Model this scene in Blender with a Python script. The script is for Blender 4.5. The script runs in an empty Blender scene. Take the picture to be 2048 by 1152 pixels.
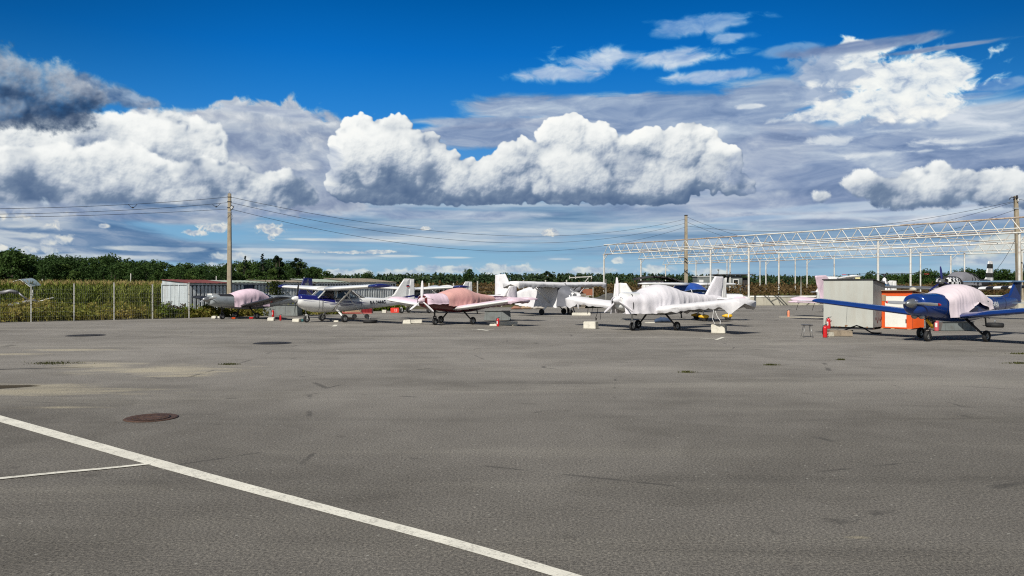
import bpy, bmesh, math, random
import numpy as np
from mathutils import Vector, Matrix, Euler
random.seed(4)
RNG = np.random.default_rng(11)
EYE, HOR, F = 1.85, 577.0, 1500.0
# ============================================================ SKY: cloud field computed over azimuth / elevation
SS = 1.35                                   # grid step (about 1/1500 rad each)
SX0, SX1, SY0, SY1 = -520., 2570., -330., 600.
def sky_px(px, py):
    az = math.atan((px-1024)/1500.)
    return 1024 + az*1500, 577 - (577-py)*math.cos(az)
_PT = {}
def perlin(x, y, seed):
    if seed not in _PT:
        r = np.random.default_rng(seed+977)
        a = r.random((256, 256))*2*np.pi
        _PT[seed] = (np.cos(a).astype(np.float32), np.sin(a).astype(np.float32))
    gx, gy = _PT[seed]
    xi = np.floor(x).astype(np.int32); yi = np.floor(y).astype(np.int32)
    xf = (x-xi).astype(np.float32); yf = (y-yi).astype(np.float32)
    u = xf*xf*xf*(xf*(xf*6-15)+10); v = yf*yf*yf*(yf*(yf*6-15)+10)
    x0 = xi & 255; x1 = (xi+1) & 255; y0 = yi & 255; y1 = (yi+1) & 255
    d = lambda a, b, c, e: gx[a, b]*c + gy[a, b]*e
    n0 = d(y0, x0, xf, yf)*(1-u) + d(y0, x1, xf-1, yf)*u
    n1 = d(y1, x0, xf, yf-1)*(1-u) + d(y1, x1, xf-1, yf-1)*u
    return (n0*(1-v) + n1*v)*1.5
def fbm(x, y, octv=5, seed=0, gain=.5, lac=2.03):
    s = 0; a = 1.; t = 0.
    for i in range(octv):
        s = s + a*perlin(x+i*17.3, y-i*9.7, seed); t += a
        x = x*lac; y = y*lac; a *= gain
    return s/t*1.25
def sstep(x, lo, hi):
    t = np.clip((x-lo)/(hi-lo), 0, 1); return t*t*(3-2*t)
def blur(a, s):
    """three box passes"""
    r = max(1, int(round(s*.98)))
    for ax in (0, 1):
        for _ in range(3):
            p = [(0, 0), (0, 0)]; p[ax] = (r+1, r)
            c = np.cumsum(np.pad(a, p, mode='edge'), axis=ax, dtype=np.float64)
            n = a.shape[ax]
            hi = np.take(c, range(2*r+1, 2*r+1+n), axis=ax); lo = np.take(c, range(0, n), axis=ax)
            a = ((hi-lo)/(2*r+1)).astype(np.float32)
    return a
def ramp_np(t, stops):
    xs = [s[0] for s in stops]
    return np.stack([np.interp(t, xs, [s[1][i]/255. for s in stops]) for i in range(3)], -1).astype(np.float32)

class SkyPaint:
    def __init__(s):
        s.nx = int((SX1-SX0)/SS)+1; s.ny = int((SY1-SY0)/SS)+1
        s.X, s.Y = np.meshgrid(SX0+np.arange(s.nx)*SS, SY0+np.arange(s.ny)*SS)
        s.X = s.X.astype(np.float32); s.Y = s.Y.astype(np.float32)
        s.C = np.zeros((s.ny, s.nx, 3), np.float32)
    def win(s, ells, m):
        c = [(*sky_px(e[0], e[1]), e[2], e[3]) for e in ells]
        x0 = min(a-c_ for a, b, c_, d in c)-m; x1 = max(a+c_ for a, b, c_, d in c)+m
        y0 = min(b-d for a, b, c_, d in c)-m; y1 = max(b+d for a, b, c_, d in c)+m
        i0 = max(0, int((x0-SX0)/SS)); i1 = min(s.nx, int((x1-SX0)/SS)+1)
        j0 = max(0, int((y0-SY0)/SS)); j1 = min(s.ny, int((y1-SY0)/SS)+1)
        return (slice(j0, j1), slice(i0, i1)), c
    def over(s, w, a, col):
        s.C[w] = s.C[w]*(1-a[..., None]) + col*a[..., None]
    def field(s, X, Y, c, k=.25):
        out = None
        for a, b, rx, ry in c:
            e = 1-np.sqrt(((X-a)/rx)**2+((Y-b)/ry)**2)
            out = e if out is None else np.maximum(out, e) + np.maximum(k-np.abs(out-e), 0)**2/(4*k)
        return out
    def sheet(s, ells, stops, amp=.6, lo=0., hi=.4, op=.85, st=.34, sc=90., seed=1, tone=1., warp=.5, tsc=1.0):
        w, c = s.win(ells, 70); X, Y = s.X[w], s.Y[w]
        x = X*st/sc; y = Y/sc
        wx = fbm(x*1.3, y*1.3, 3, seed+1); wy = fbm(x*1.3+9, y*1.3, 3, seed+2)
        n = fbm(x*1.4+wx*warp, y*1.4+wy*warp, 7, seed+3, .58)
        f = s.field(X, Y, c) + n*amp
        a = sstep(f, lo, hi)*op
        t = fbm(x*1.6*tsc+5+wx*warp, y*1.9*tsc+wy*warp, 7, seed+4, .6)
        t = .5 + t*.55*tone + n*.12 - sstep(f, hi, hi+.7)*.10 + .06
        s.over(w, a, ramp_np(t, stops))
    def cumulus(s, ells, base, stops, seed=1, rmax=1., warp=6., soft=3.5, dark=.35, gain=1., lift=0., op=1., flat=True, patch=.14, erode=.35, puffs=1., depth=.8, small=5., shw=.16, mott=.09):
        w, c = s.win(ells, 45); X, Y = s.X[w], s.Y[w]
        r_ = np.random.default_rng(seed*7+3)
        Z = np.full(X.shape, -1e3, np.float32); ny, nx = X.shape
        x0, y0 = X[0, 0], Y[0, 0]
        F_ = s.field(X, Y, c)
        def splat(cx, cy, cz, r):
            i0 = max(0, int((cx-r-x0)/SS)); i1 = min(nx, int((cx+r-x0)/SS)+2); j0 = max(0, int((cy-r-y0)/SS)); j1 = min(ny, int((cy+r-y0)/SS)+2)
            if i1 <= i0 or j1 <= j0: return
            sx, sy = X[j0:j1, i0:i1]-cx, Y[j0:j1, i0:i1]-cy
            q = r*r-sx*sx-sy*sy
            z = np.where(q > 0, cz+np.sqrt(np.maximum(q, 0)), -1e3)
            np.maximum(Z[j0:j1, i0:i1], z, out=Z[j0:j1, i0:i1])
        for gen, (fr, cnt) in enumerate(((.62, 2.2), (.40, 5.), (.25, 12.), (.15, 30.), (.085, 60.))):
            for (a, b, rx, ry) in c:
                R = min(rx, ry)
                if R*fr < small and gen > 1: continue
                n = int(cnt*max(1., rx/ry)*puffs)+1
                for _ in range(n):
                    th = r_.random()*2*np.pi; d = math.sqrt(r_.random())
                    r = R*fr*rmax*(.65+.7*r_.random())
                    k = 1-.55*r/R
                    if gen >= 2 and r_.random() < .45: d = .80+.22*r_.random()
                    px, py = a+math.cos(th)*d*rx*k, b+math.sin(th)*d*ry*k
                    zz = math.sqrt(max(0., 1-min(1, d*k)**2))*R*depth
                    if gen >= 2:
                        i = int((px-x0)/SS); j = int((py-y0)/SS)
                        if 0 <= i < nx and 0 <= j < ny and Z[j, i] > -900: zz = min(zz+10, Z[j, i]-r*.55)
                        else: zz = zz-r*.3
                    splat(px, py, zz, r)
        # break up the spheres: warp the lookup, then add fine relief
        wx = fbm(X/34., Y/34., 5, seed+11, .6)*warp*1.5; wy = fbm(X/34.+7, Y/34., 5, seed+12, .6)*warp*1.5
        jj = np.clip(np.round((Y+wy-y0)/SS).astype(int), 0, ny-1); ii = np.clip(np.round((X+wx-x0)/SS).astype(int), 0, nx-1)
        Z = Z[jj, ii]
        M = (Z > -900).astype(np.float32)
        base_y = 577-(577-base)*np.cos((X-1024)/1500.)
        bn = fbm(X/120., Y/400., 4, seed+13)*9
        if flat: M = M*(1-sstep(Y+bn, base_y-5, base_y+5))
        Zf = np.where(Z > -900, Z, -12.)
        Zf = blur(Zf.astype(np.float32), .8)
        fine = fbm(X/15., Y/15., 5, seed+14, .62)
        Zf = Zf + fine*4.2
        gy, gx = np.gradient(Zf, SS)
        nrm = np.sqrt(gx*gx*.55+gy*gy*.55+1)
        lam = (.50*gx*.74 + .74*gy*.74 + .42)/nrm            # sun up and to the left, in front of the clouds
        Zc = np.maximum(Zf, -12)
        ao1 = np.clip((Zc-blur(Zc, 9/SS))/16., -1, 1); ao2 = np.clip((Zc-blur(Zc, 34/SS))/45., -1, 1)
        Zs = blur(Zc, 3.0/SS); sh = np.zeros_like(Zs)
        for kk in (8, 16, 26, 38, 54, 72):
            dx_, dy_ = int(round(kk*.50/SS)), int(round(kk*.86/SS))
            sv = np.full_like(Zs, -99.); sv[dy_:, dx_:] = Zs[:ny-dy_, :nx-dx_]
            sh = np.maximum(sh, np.clip((sv - Zs - kk*.30)/14., 0, 1))
        sh = blur(sh, 3.5/SS)
        gy2, gx2 = np.gradient(blur(Zc, 9/SS), SS)
        lam2 = np.clip((.45*gx2 + .80*gy2), -1, 1)
        soft_cov = blur(M, soft*.8/SS)
        en = fbm(X/22., Y/22., 6, seed+15, .66)
        a = sstep(soft_cov + en*erode*(1-np.abs(soft_cov*2-1)*.6), .34, .66+.04*soft)
        top = min(b-d for _, b, _, d in c)+0*X
        vv = (Y-top+bn)/(base_y-top)
        pn = fbm(X/110.+3, Y/80., 4, seed+16, .5)
        lit = .63 + lift + gain*(np.clip(lam, -.3, .9)-.42)*.22 + lam2*.16*gain + ao1*.17*gain + ao2*.17*gain + fine*.045 - sh*shw
        lit = lit + fbm(X/52., Y/44., 5, seed+17, .6)*mott
        lit = .52 + .43*np.tanh((lit-.52)*1.25)
        lit = lit - dark*(.55*sstep(vv, .25, .85) + .85*sstep(vv, .80, 1.0)) - np.maximum(pn+.05, 0)*patch*2.6
        # light that leaks round the rim
        lit = np.where(lit < .24, .24+(lit-.24)*.35, lit) + fine*.012 + fbm(X/70., Y/40., 5, seed+19, .6)*.05
        rim = sstep(blur(M, 7/SS), .95, .35)
        lit = lit + rim*.05*(1-sstep(vv, .5, .9))
        s.over(w, a*op, ramp_np(lit, stops))

def sky_clouds():
    s = SkyPaint(); X, Y = s.X, s.Y
    g = np.interp(Y, [-330, 0, 110, 230, 330, 430, 520, 577, 600], range(9))
    cols = [(0, 62, 124), (1, 90, 166), (10, 108, 193), (42, 131, 210), (84, 150, 212), (112, 166, 208), (132, 178, 208), (158, 192, 212), (160, 196, 216)]
    s.C[:] = ramp_np(g, list(enumerate(cols)))
    azd = np.abs(X-1050)
    s.C *= (1-.22*sstep(azd, 350, 1150)*sstep(Y, 420, 60))[..., None]
    # stratus veils, denser towards the horizon
    n1 = fbm(X/560., Y/46., 6, 31, .58); n2 = fbm(X/1100.+4, Y/120., 5, 32, .55)
    a = sstep(n1*.7+n2*.6+.38, -.05, .50)*sstep(Y, 330, 420)
    t = .5+fbm(X/420., Y/26., 6, 33, .6)*.6
    full = (slice(None), slice(None))
    st = [(.2, (104, 136, 170)), (.42, (134, 162, 190)), (.56, (158, 178, 200)), (.74, (196, 206, 215))]
    s.over(full, np.maximum(a*.92, sstep(Y, 500, 590)*.45), ramp_np(t, st))
    lav = [(.18, (102, 124, 162)), (.40, (134, 152, 184)), (.56, (160, 174, 198)), (.72, (190, 200, 214)), (.9, (222, 226, 232))]
    # wisps
    s.sheet([(1120, 145, 100, 26), (1200, 122, 120, 30), (1340, 118, 150, 22), (1440, 150, 110, 16)], [(.2, (130, 160, 206)), (.5, (170, 190, 220)), (.8, (222, 228, 236))], .8, .0, .6, .9, .5, 76, 41)
    s.sheet([(1400, 50, 120, 24), (1350, 45, 60, 12), (1470, 72, 60, 12)], [(.2, (80, 132, 198)), (.6, (140, 172, 214)), (.9, (180, 200, 226))], .8, .0, .65, .85, .55, 66, 45)
    s.sheet([(2000, 170, 60, 12), (1930, 193, 60, 7), (1590, 100, 60, 14)], [(.2, (80, 126, 190)), (.6, (146, 174, 210))], .6, .0, .5, .7, .5, 70, 48)
    # lavender sheets
    s.sheet([(1010, 245, 200, 16), (1180, 215, 330, 34), (1400, 225, 260, 44), (1420, 285, 220, 60), (1560, 190, 150, 54), (1230, 260, 220, 34)], lav, .55, .0, .42, .93, .30, 100, 51)
    s.sheet([(1000, 278, 200, 26), (900, 268, 100, 16), (1100, 262, 160, 30)], lav, .45, -.05, .35, .95, .32, 90, 53)
    s.sheet([(1780, 300, 440, 90), (1560, 340, 300, 80), (1980, 240, 240, 42), (2050, 350, 300, 100), (1700, 400, 500, 50)], lav, .40, -.05, .4, .95, .28, 100, 55, 1.15)
    s.sheet([(1650, 415, 380, 12), (1500, 436, 160, 7), (1850, 425, 220, 8)], [(.2, (150, 176, 206)), (.6, (196, 210, 224)), (.9, (226, 230, 234))], .55, .05, .5, .8, .2, 80, 58)
    # anvil
    W = [(.0, (72, 97, 132)), (.14, (92, 114, 146)), (.28, (126, 144, 168)), (.42, (164, 176, 193)), (.56, (198, 206, 214)), (.70, (228, 232, 233)), (.84, (246, 248, 246)), (.95, (254, 254, 250))]
    anv = [(.14, (150, 168, 196)), (.30, (188, 200, 216)), (.44, (222, 228, 232)), (.58, (240, 242, 240)), (.8, (252, 252, 246))]
    s.sheet([(1800, 165, 150, 64), (1885, 145, 62, 40), (1690, 105, 84, 22), (1655, 150, 52, 54), (1720, 205, 100, 34), (1830, 215, 100, 30), (1650, 228, 80, 14)], anv, .72, .0, .34, .97, .75, 66, 61, 1.1, .35, 1.1)
    s.sheet([(1640, 130, 60, 44), (1625, 190, 70, 26), (1700, 262, 140, 14), (1690, 150, 50, 14)], [(.2, (108, 136, 178)), (.6, (150, 170, 200))], 1.0, .15, .6, .75, .5, 60, 64)
    s.sheet([(1730, 92, 150, 16), (1880, 96, 130, 7), (1800, 82, 80, 12)], [(.2, (84, 112, 158)), (.5, (112, 134, 174)), (.8, (160, 176, 200))], .55, .0, .45, .9, .3, 80, 67)
    s.sheet([(1680, 278, 100, 12), (1780, 262, 120, 9), (1900, 285, 130, 12), (1560, 240, 60, 12), (1840, 302, 200, 8), (1500, 213, 40, 8)],
            [(.2, (176, 192, 212)), (.5, (220, 227, 232)), (.8, (244, 246, 244))], 1.2, .2, .85, .8, .4, 56, 71)
    s.sheet([(640, 420, 260, 22), (1500, 400, 160, 22), (1520, 340, 120, 40), (900, 430, 300, 12)], lav, .5, -.05, .5, .8, .3, 90, 74)
    G = [(.0, (84, 106, 140)), (.25, (112, 132, 162)), (.42, (138, 155, 180)), (.60, (168, 181, 199)), (.8, (206, 213, 220)), (1., (232, 235, 236))]
    K = [(.0, (22, 42, 70)), (.22, (44, 66, 98)), (.38, (76, 94, 122)), (.55, (124, 136, 156)), (.75, (178, 184, 194)), (.95, (216, 218, 222))]
    # mid grey bank (left of the big cumulus)
    GB = [(.12, (118, 134, 166)), (.34, (140, 154, 180)), (.5, (162, 174, 194)), (.66, (186, 194, 206)), (.85, (222, 225, 228))]
    s.sheet([(500, 290, 210, 80), (620, 300, 90, 84), (440, 330, 200, 100), (620, 370, 130, 60), (400, 262, 110, 44), (560, 240, 110, 36), (660, 395, 90, 34), (300, 300, 120, 60)],
            GB, .55, .0, .22, .97, .8, 84, 81, 1.05, .35, .8)
    s.sheet([(420, 232, 100, 14), (560, 250, 60, 22), (640, 290, 40, 20), (470, 330, 90, 30), (590, 330, 60, 14)], [(.2, (150, 162, 186)), (.6, (196, 203, 212)), (.9, (236, 238, 238))], .8, .0, .8, .85, .7, 60, 84, 1., .3)
    s.sheet([(540, 222, 110, 10), (600, 232, 70, 12)], lav, .6, .0, .5, .7, .3, 80, 83)
    # left: bright band, long grey-bellied row, low stratus
    s.cumulus([(330, 275, 120, 46), (240, 265, 110, 38), (120, 285, 130, 40), (20, 290, 90, 36), (395, 325, 70, 34), (340, 238, 50, 10), (-120, 300, 150, 50)], 400, W, 87, 1., 10, 5, .10, 1.3, .16, 1., False, .14, .6, 1., .8, 5., .10, .14)
    s.cumulus([(60, 350, 150, 48), (200, 352, 150, 52), (330, 375, 130, 50), (440, 375, 95, 46), (545, 380, 74, 36), (604, 392, 34, 22), (405, 325, 36, 18), (120, 400, 170, 36), (-150, 360, 180, 60)],
              434, W, 92, 1., 10, 5, .20, 1.3, .02, 1., True, .26, .6, 1.1, .8, 5., .20, .24)
    L = [(.12, (52, 92, 140)), (.34, (76, 112, 154)), (.50, (104, 132, 168)), (.64, (146, 162, 186)), (.82, (196, 204, 212))]
    s.sheet([(-50, 440, 260, 40), (90, 468, 260, 40), (320, 428, 170, 22), (250, 495, 250, 26), (60, 520, 220, 25), (380, 515, 80, 14), (-300, 480, 300, 80)], L, .45, -.02, .35, .95, .22, 100, 95, 1.2, .6, 1.2)
    s.sheet([(60, 445, 110, 14), (20, 470, 90, 8), (200, 515, 170, 8), (300, 498, 120, 6)], [(.2, (130, 152, 182)), (.6, (200, 207, 213)), (.9, (238, 236, 226))], .8, .1, .6, .8, .3, 60, 97)
    s.sheet([(96, 450, 30, 12), (140, 428, 14, 7), (110, 480, 30, 14), (30, 425, 30, 16), (205, 452, 12, 5), (60, 500, 60, 10)], [(.28, (150, 168, 192)), (.46, (184, 194, 206)), (.62, (216, 218, 216)), (.82, (242, 238, 226))], 1.0, .15, .6, .92, .9, 34, 99, 1., .5)
    # torn dark cloud, top left
    s.sheet([(230, 195, 70, 24), (285, 206, 50, 9), (180, 170, 50, 22)], [(.2, (74, 100, 140)), (.5, (118, 136, 164)), (.8, (170, 182, 200))], .7, .0, .55, .85, .8, 60, 105, 1., .3)
    s.cumulus([(15, 150, 76, 50), (85, 172, 80, 44), (10, 222, 130, 46), (100, 232, 78, 26), (160, 200, 60, 24), (-110, 190, 130, 90)],
              266, K, 104, 1.5, 14, 12, .26, 1.0, .12, .93, True, .16, .7, .8, .8, 8., .12, .16)
    # the big one
    s.cumulus([(722, 264, 44, 36), (797, 250, 24, 22), (760, 310, 100, 70), (850, 316, 60, 44), (695, 368, 44, 34), (905, 345, 56, 42), (970, 360, 110, 42), (800, 380, 130, 32),
               (1040, 318, 52, 42), (1128, 276, 58, 44), (1190, 290, 56, 44), (1160, 350, 120, 58), (1285, 298, 58, 40), (1375, 292, 66, 42), (1300, 355, 130, 50),
               (1432, 335, 46, 48), (1478, 372, 38, 18), (960, 392, 180, 20), (1240, 388, 180, 20)],
              411, W, 111, 1., 9, 2.4, .26, 1.6, .11, 1., True, .17, .55, 1.4, .9, 3.6, .20, .16)
    s.cumulus([(1725, 366, 38, 24), (1860, 362, 58, 34), (1800, 382, 80, 22), (1960, 374, 70, 30), (2040, 380, 60, 34), (1840, 402, 90, 16), (1640, 391, 28, 10), (2150, 380, 80, 46)],
              417, W, 118, 1., 6, 4.5, .26, 1.3, .06, .97, True, .2, .7, 1.1, .8, 3.5, .18, .16)
    sm = [(.0, (150, 168, 190)), (.35, (190, 200, 210)), (.6, (226, 228, 226)), (.8, (246, 243, 232))]
    s.sheet([(540, 461, 32, 15), (426, 454, 30, 10), (1098, 465, 28, 9), (850, 457, 18, 4), (390, 465, 24, 8), (700, 505, 90, 3), (760, 503, 60, 4)], [(.28, (146, 166, 190)), (.46, (184, 194, 206)), (.62, (216, 218, 216)), (.82, (244, 240, 230))], .85, .08, .42, .95, .85, 26, 121, 1., .5)
    s.cumulus([(2020, 486, 44, 22), (1975, 505, 40, 12), (2060, 505, 40, 16)], 600, [(.0, (190, 190, 184)), (.4, (214, 212, 202)), (.7, (248, 240, 216))], 124, 1., 6, 7, .04, .9, .0, .6, False, .12, .8)
    s.sheet([(455, 514, 46, 12), (450, 533, 70, 10), (400, 545, 50, 10), (890, 539, 80, 11), (1010, 538, 80, 13), (1190, 542, 60, 11), (1310, 540, 40, 12), (810, 546, 60, 9), (700, 546, 70, 9), (1235, 520, 16, 8), (1420, 545, 50, 9), (1960, 520, 60, 10), (600, 548, 60, 8)],
            [(.28, (150, 168, 192)), (.46, (184, 194, 206)), (.62, (216, 218, 216)), (.82, (242, 238, 226))], .9, .02, .5, .85, .7, 34, 127, 1., .4)
    s.sheet([(800, 512, 60, 3), (900, 515, 50, 2.5), (1120, 518, 30, 3), (560, 500, 120, 4), (700, 480, 160, 4)], [(.2, (180, 196, 212)), (.7, (226, 228, 226))], .4, .0, .5, .8, .3, 60, 131)
    s.sheet([(1490, 345, 60, 40), (1500, 385, 70, 16), (660, 330, 34, 50), (120, 420, 260, 18), (480, 425, 160, 12)], lav, .7, .05, .7, .55, .5, 60, 133)
    s.C = s.C*(1-(sstep(Y, 440, 600)*.30)[..., None]) + np.array([.66, .765, .84], np.float32)*(sstep(Y, 440, 600)*.30)[..., None]
    return s
# ============================================================ helpers
def srgb(r, g, b, a=1.0):
    f = lambda c: (c/255/12.92) if c/255 <= .04045 else ((c/255+.055)/1.055)**2.4
    return (f(r), f(g), f(b), a)
SUN_DIR = (-0.44, -0.90)
SUN_EL = math.radians(42)
COL = None
def at(px, py, D):
    """world point seen at photograph pixel (px, py) at depth D"""
    return Vector(((px-1024)/F*D, D, EYE+(HOR-py)/F*D))
def gp(px, py):
    D = F*EYE/(py-HOR)
    return Vector(((px-1024)/F*D, D, 0))

def link(o, parent=None):
    bpy.context.scene.collection.objects.link(o)
    if parent is not None: o.parent = parent
    return o
def tag(o, label=None, cat=None, group=None, kind=None):
    if label: o['label'] = label
    if cat: o['category'] = cat
    if group: o['group'] = group
    if kind: o['kind'] = kind
    return o
def empty(name, loc=(0, 0, 0), rz=0., label=None, cat=None, group=None):
    o = bpy.data.objects.new(name, None); link(o)
    o.location = loc; o.rotation_euler = (0, 0, rz); o.empty_display_size = .3
    return tag(o, label, cat, group)
def copy_tree(o, parent=None):
    c = o.copy(); link(c); c.parent = parent
    if parent is not None: c.matrix_parent_inverse = o.matrix_parent_inverse
    for ch in [x for x in bpy.data.objects if x.parent == o]: copy_tree(ch, c)
    return c

class MB:
    """collects verts / faces, then links them as ONE mesh object"""
    def __init__(s): s.v = []; s.f = []; s.mi = []; s.sm = []; s.cur = 0; s.smooth = False
    def add(s, vs, fs, smooth=None):
        n = len(s.v); s.v.extend([tuple(p) for p in vs])
        for f in fs: s.f.append(tuple(i+n for i in f)); s.mi.append(s.cur); s.sm.append(s.smooth if smooth is None else smooth)
        return s
    def box(s, c, size, rz=0., M=None):
        x, y, z = (d/2 for d in size)
        vs = [Vector((a*x, b*y, d*z)) for d in (-1, 1) for b in (-1, 1) for a in (-1, 1)]
        R = Matrix.Rotation(rz, 3, 'Z') if M is None else M
        vs = [R @ p + Vector(c) for p in vs]
        return s.add(vs, [(0, 2, 3, 1), (4, 5, 7, 6), (0, 1, 5, 4), (1, 3, 7, 5), (3, 2, 6, 7), (2, 0, 4, 6)])
    def bar(s, a, b, w, h=None, up=(0, 0, 1)):
        a = Vector(a); b = Vector(b); d = (b-a); L = d.length; d.normalize(); h = h or w
        u = Vector(up)
        if abs(d.dot(u)) > .98: u = Vector((1, 0, 0))
        x = d.cross(u).normalized(); y = x.cross(d).normalized()
        vs = [p + x*(i*w/2) + y*(j*h/2) for p in (a, b) for i, j in ((-1, -1), (1, -1), (1, 1), (-1, 1))]
        return s.add(vs, [(0, 3, 2, 1), (4, 5, 6, 7), (0, 1, 5, 4), (1, 2, 6, 5), (2, 3, 7, 6), (3, 0, 4, 7)])
    def tube(s, pts, rad, n=10, cap=True):
        pts = [Vector(p) for p in pts]
        rs = rad if isinstance(rad, (list, tuple)) else [rad]*len(pts)
        rings = []; u = None
        for i, p in enumerate(pts):
            d = (pts[min(i+1, len(pts)-1)]-pts[max(i-1, 0)]).normalized()
            if u is None:
                u = Vector((0, 0, 1)) if abs(d.z) < .95 else Vector((1, 0, 0))
            x = d.cross(u).normalized(); y = x.cross(d).normalized(); u = y
            rings.append([p + x*(math.cos(t)*rs[i]) + y*(math.sin(t)*rs[i]) for t in [2*math.pi*k/n for k in range(n)]])
        return s.loft(rings, cap, cap)
    def loft(s, rings, cap0=True, cap1=True, closed=True, smooth=True):
        n = len(rings[0]); vs = [p for r in rings for p in r]; fs = []
        for i in range(len(rings)-1):
            for k in range(n if closed else n-1):
                a = i*n+k; b = i*n+(k+1) % n
                fs.append((a, b, b+n, a+n))
        s.add(vs, fs, smooth)
        if cap0: s.add(rings[0], [tuple(range(n))][::1], False)
        if cap1: s.add(rings[-1], [tuple(reversed(range(n)))], False)
        return s
    def cyl(s, c, r, h, axis='Z', n=20, r2=None):
        c = Vector(c); ax = {'X': Vector((1, 0, 0)), 'Y': Vector((0, 1, 0)), 'Z': Vector((0, 0, 1))}[axis] if isinstance(axis, str) else Vector(axis).normalized()
        return s.tube([c-ax*h/2, c+ax*h/2], [r, r2 if r2 is not None else r], n)
    def lathe(s, prof, c=(0, 0, 0), axis='Z', n=24):
        """prof: list of (radius, along axis)"""
        c = Vector(c); ax = {'X': (Vector((0, 1, 0)), Vector((0, 0, 1)), Vector((1, 0, 0))), 'Y': (Vector((0, 0, 1)), Vector((1, 0, 0)), Vector((0, 1, 0))),
                             'Z': (Vector((1, 0, 0)), Vector((0, 1, 0)), Vector((0, 0, 1)))}[axis]
        rings = [[c + ax[0]*(r*math.cos(t)) + ax[1]*(r*math.sin(t)) + ax[2]*h for t in [2*math.pi*k/n for k in range(n)]] for r, h in prof]
        return s.loft(rings, prof[0][0] > 1e-4, prof[-1][0] > 1e-4)
    def build(s, name, mats, parent=None, loc=None, rz=None, recalc=True):
        me = bpy.data.meshes.new(name); me.from_pydata(s.v, [], s.f)
        for m in (mats if isinstance(mats, (list, tuple)) else [mats]): me.materials.append(m)
        if any(s.mi): me.polygons.foreach_set('material_index', s.mi)
        me.polygons.foreach_set('use_smooth', s.sm)
        if recalc:
            bm = bmesh.new(); bm.from_mesh(me)
            bmesh.ops.remove_doubles(bm, verts=bm.verts, dist=1e-5)
            bmesh.ops.recalc_face_normals(bm, faces=bm.faces); bm.to_mesh(me); bm.free()
        me.update()
        o = bpy.data.objects.new(name, me); link(o, parent)
        if loc is not None: o.location = loc
        if rz is not None: o.rotation_euler = (0, 0, rz)
        return o

def np_mesh(name, V, Fq, mat, parent=None, smooth=False, attrs=None):
    """fast mesh from arrays: V (n,3), Fq (m,3 or 4)"""
    me = bpy.data.meshes.new(name); n = len(V); m, k = Fq.shape
    me.vertices.add(n); me.vertices.foreach_set('co', np.asarray(V, np.float32).ravel())
    me.loops.add(m*k); me.loops.foreach_set('vertex_index', Fq.astype(np.int32).ravel())
    me.polygons.add(m); me.polygons.foreach_set('loop_start', np.arange(0, m*k, k, dtype=np.int32)); me.polygons.foreach_set('loop_total', np.full(m, k, np.int32))
    if smooth: me.polygons.foreach_set('use_smooth', np.ones(m, bool))
    me.update()
    for an, arr in (attrs or {}).items():
        at_ = me.attributes.new(an, 'FLOAT_COLOR', 'POINT')
        at_.data.foreach_set('color', np.asarray(arr, np.float32).ravel())
    me.materials.append(mat)
    o = bpy.data.objects.new(name, me); link(o, parent)
    return o

# ------------------------------------------------------------ materials
class NG:
    def __init__(s, nt): s.nt = nt
    def new(s, t, **kw):
        n = s.nt.nodes.new(t)
        for k, v in kw.items(): setattr(n, k, v)
        return n
    def put(s, sock, v):
        if isinstance(v, bpy.types.NodeSocket): s.nt.links.new(v, sock)
        elif v is not None: sock.default_value = v
    def math(s, op, a, b=None, clamp=False):
        n = s.new('ShaderNodeMath', operation=op, use_clamp=clamp); s.put(n.inputs[0], a); s.put(n.inputs[1], b); return n.outputs[0]
    def vec(s, kind='Object', scale=(1, 1, 1), loc=(0, 0, 0)):
        if kind == 'World': src = s.new('ShaderNodeNewGeometry').outputs['Position']
        else: src = s.new('ShaderNodeTexCoord').outputs[kind]
        n = s.new('ShaderNodeMapping'); s.put(n.inputs[0], src); n.inputs['Scale'].default_value = scale; n.inputs['Location'].default_value = loc
        return n.outputs[0]
    def noise(s, v, scale=1., detail=4., rough=.55, dist=0.):
        n = s.new('ShaderNodeTexNoise'); s.put(n.inputs['Vector'], v); s.put(n.inputs['Scale'], scale); s.put(n.inputs['Detail'], detail); s.put(n.inputs['Roughness'], rough); s.put(n.inputs['Distortion'], dist)
        return n.outputs[0]
    def voro(s, v, scale=1., feature='F1', out='Distance'):
        n = s.new('ShaderNodeTexVoronoi', feature=feature); s.put(n.inputs['Vector'], v); s.put(n.inputs['Scale'], scale); return n.outputs[out]
    def ramp(s, x, stops):
        n = s.new('ShaderNodeValToRGB'); s.put(n.inputs[0], x); cr = n.color_ramp
        cr.elements[0].position, cr.elements[0].color = stops[0][0], stops[0][1]
        cr.elements[1].position, cr.elements[1].color = stops[-1][0], stops[-1][1]
        for p, c in stops[1:-1]:
            e = cr.elements.new(p); e.color = c
        return n.outputs[0]
    def mix(s, f, a, b, mode='MIX'):
        n = s.new('ShaderNodeMix', data_type='RGBA', blend_type=mode); s.put(n.inputs[0], f); s.put(n.inputs[6], a); s.put(n.inputs[7], b); return n.outputs[2]
    def step(s, x, lo, hi):
        n = s.new('ShaderNodeMapRange', interpolation_type='SMOOTHSTEP'); s.put(n.inputs[0], x); n.inputs[1].default_value = lo; n.inputs[2].default_value = hi; return n.outputs[0]
    def bump(s, h, strength=.3, dist=.01):
        n = s.new('ShaderNodeBump'); s.put(n.inputs['Height'], h); n.inputs['Strength'].default_value = strength; n.inputs['Distance'].default_value = dist; return n.outputs[0]
def g4(v): return (v, v, v, 1.)
def c4(*c): return (c[0], c[1], c[2], 1.)

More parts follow.
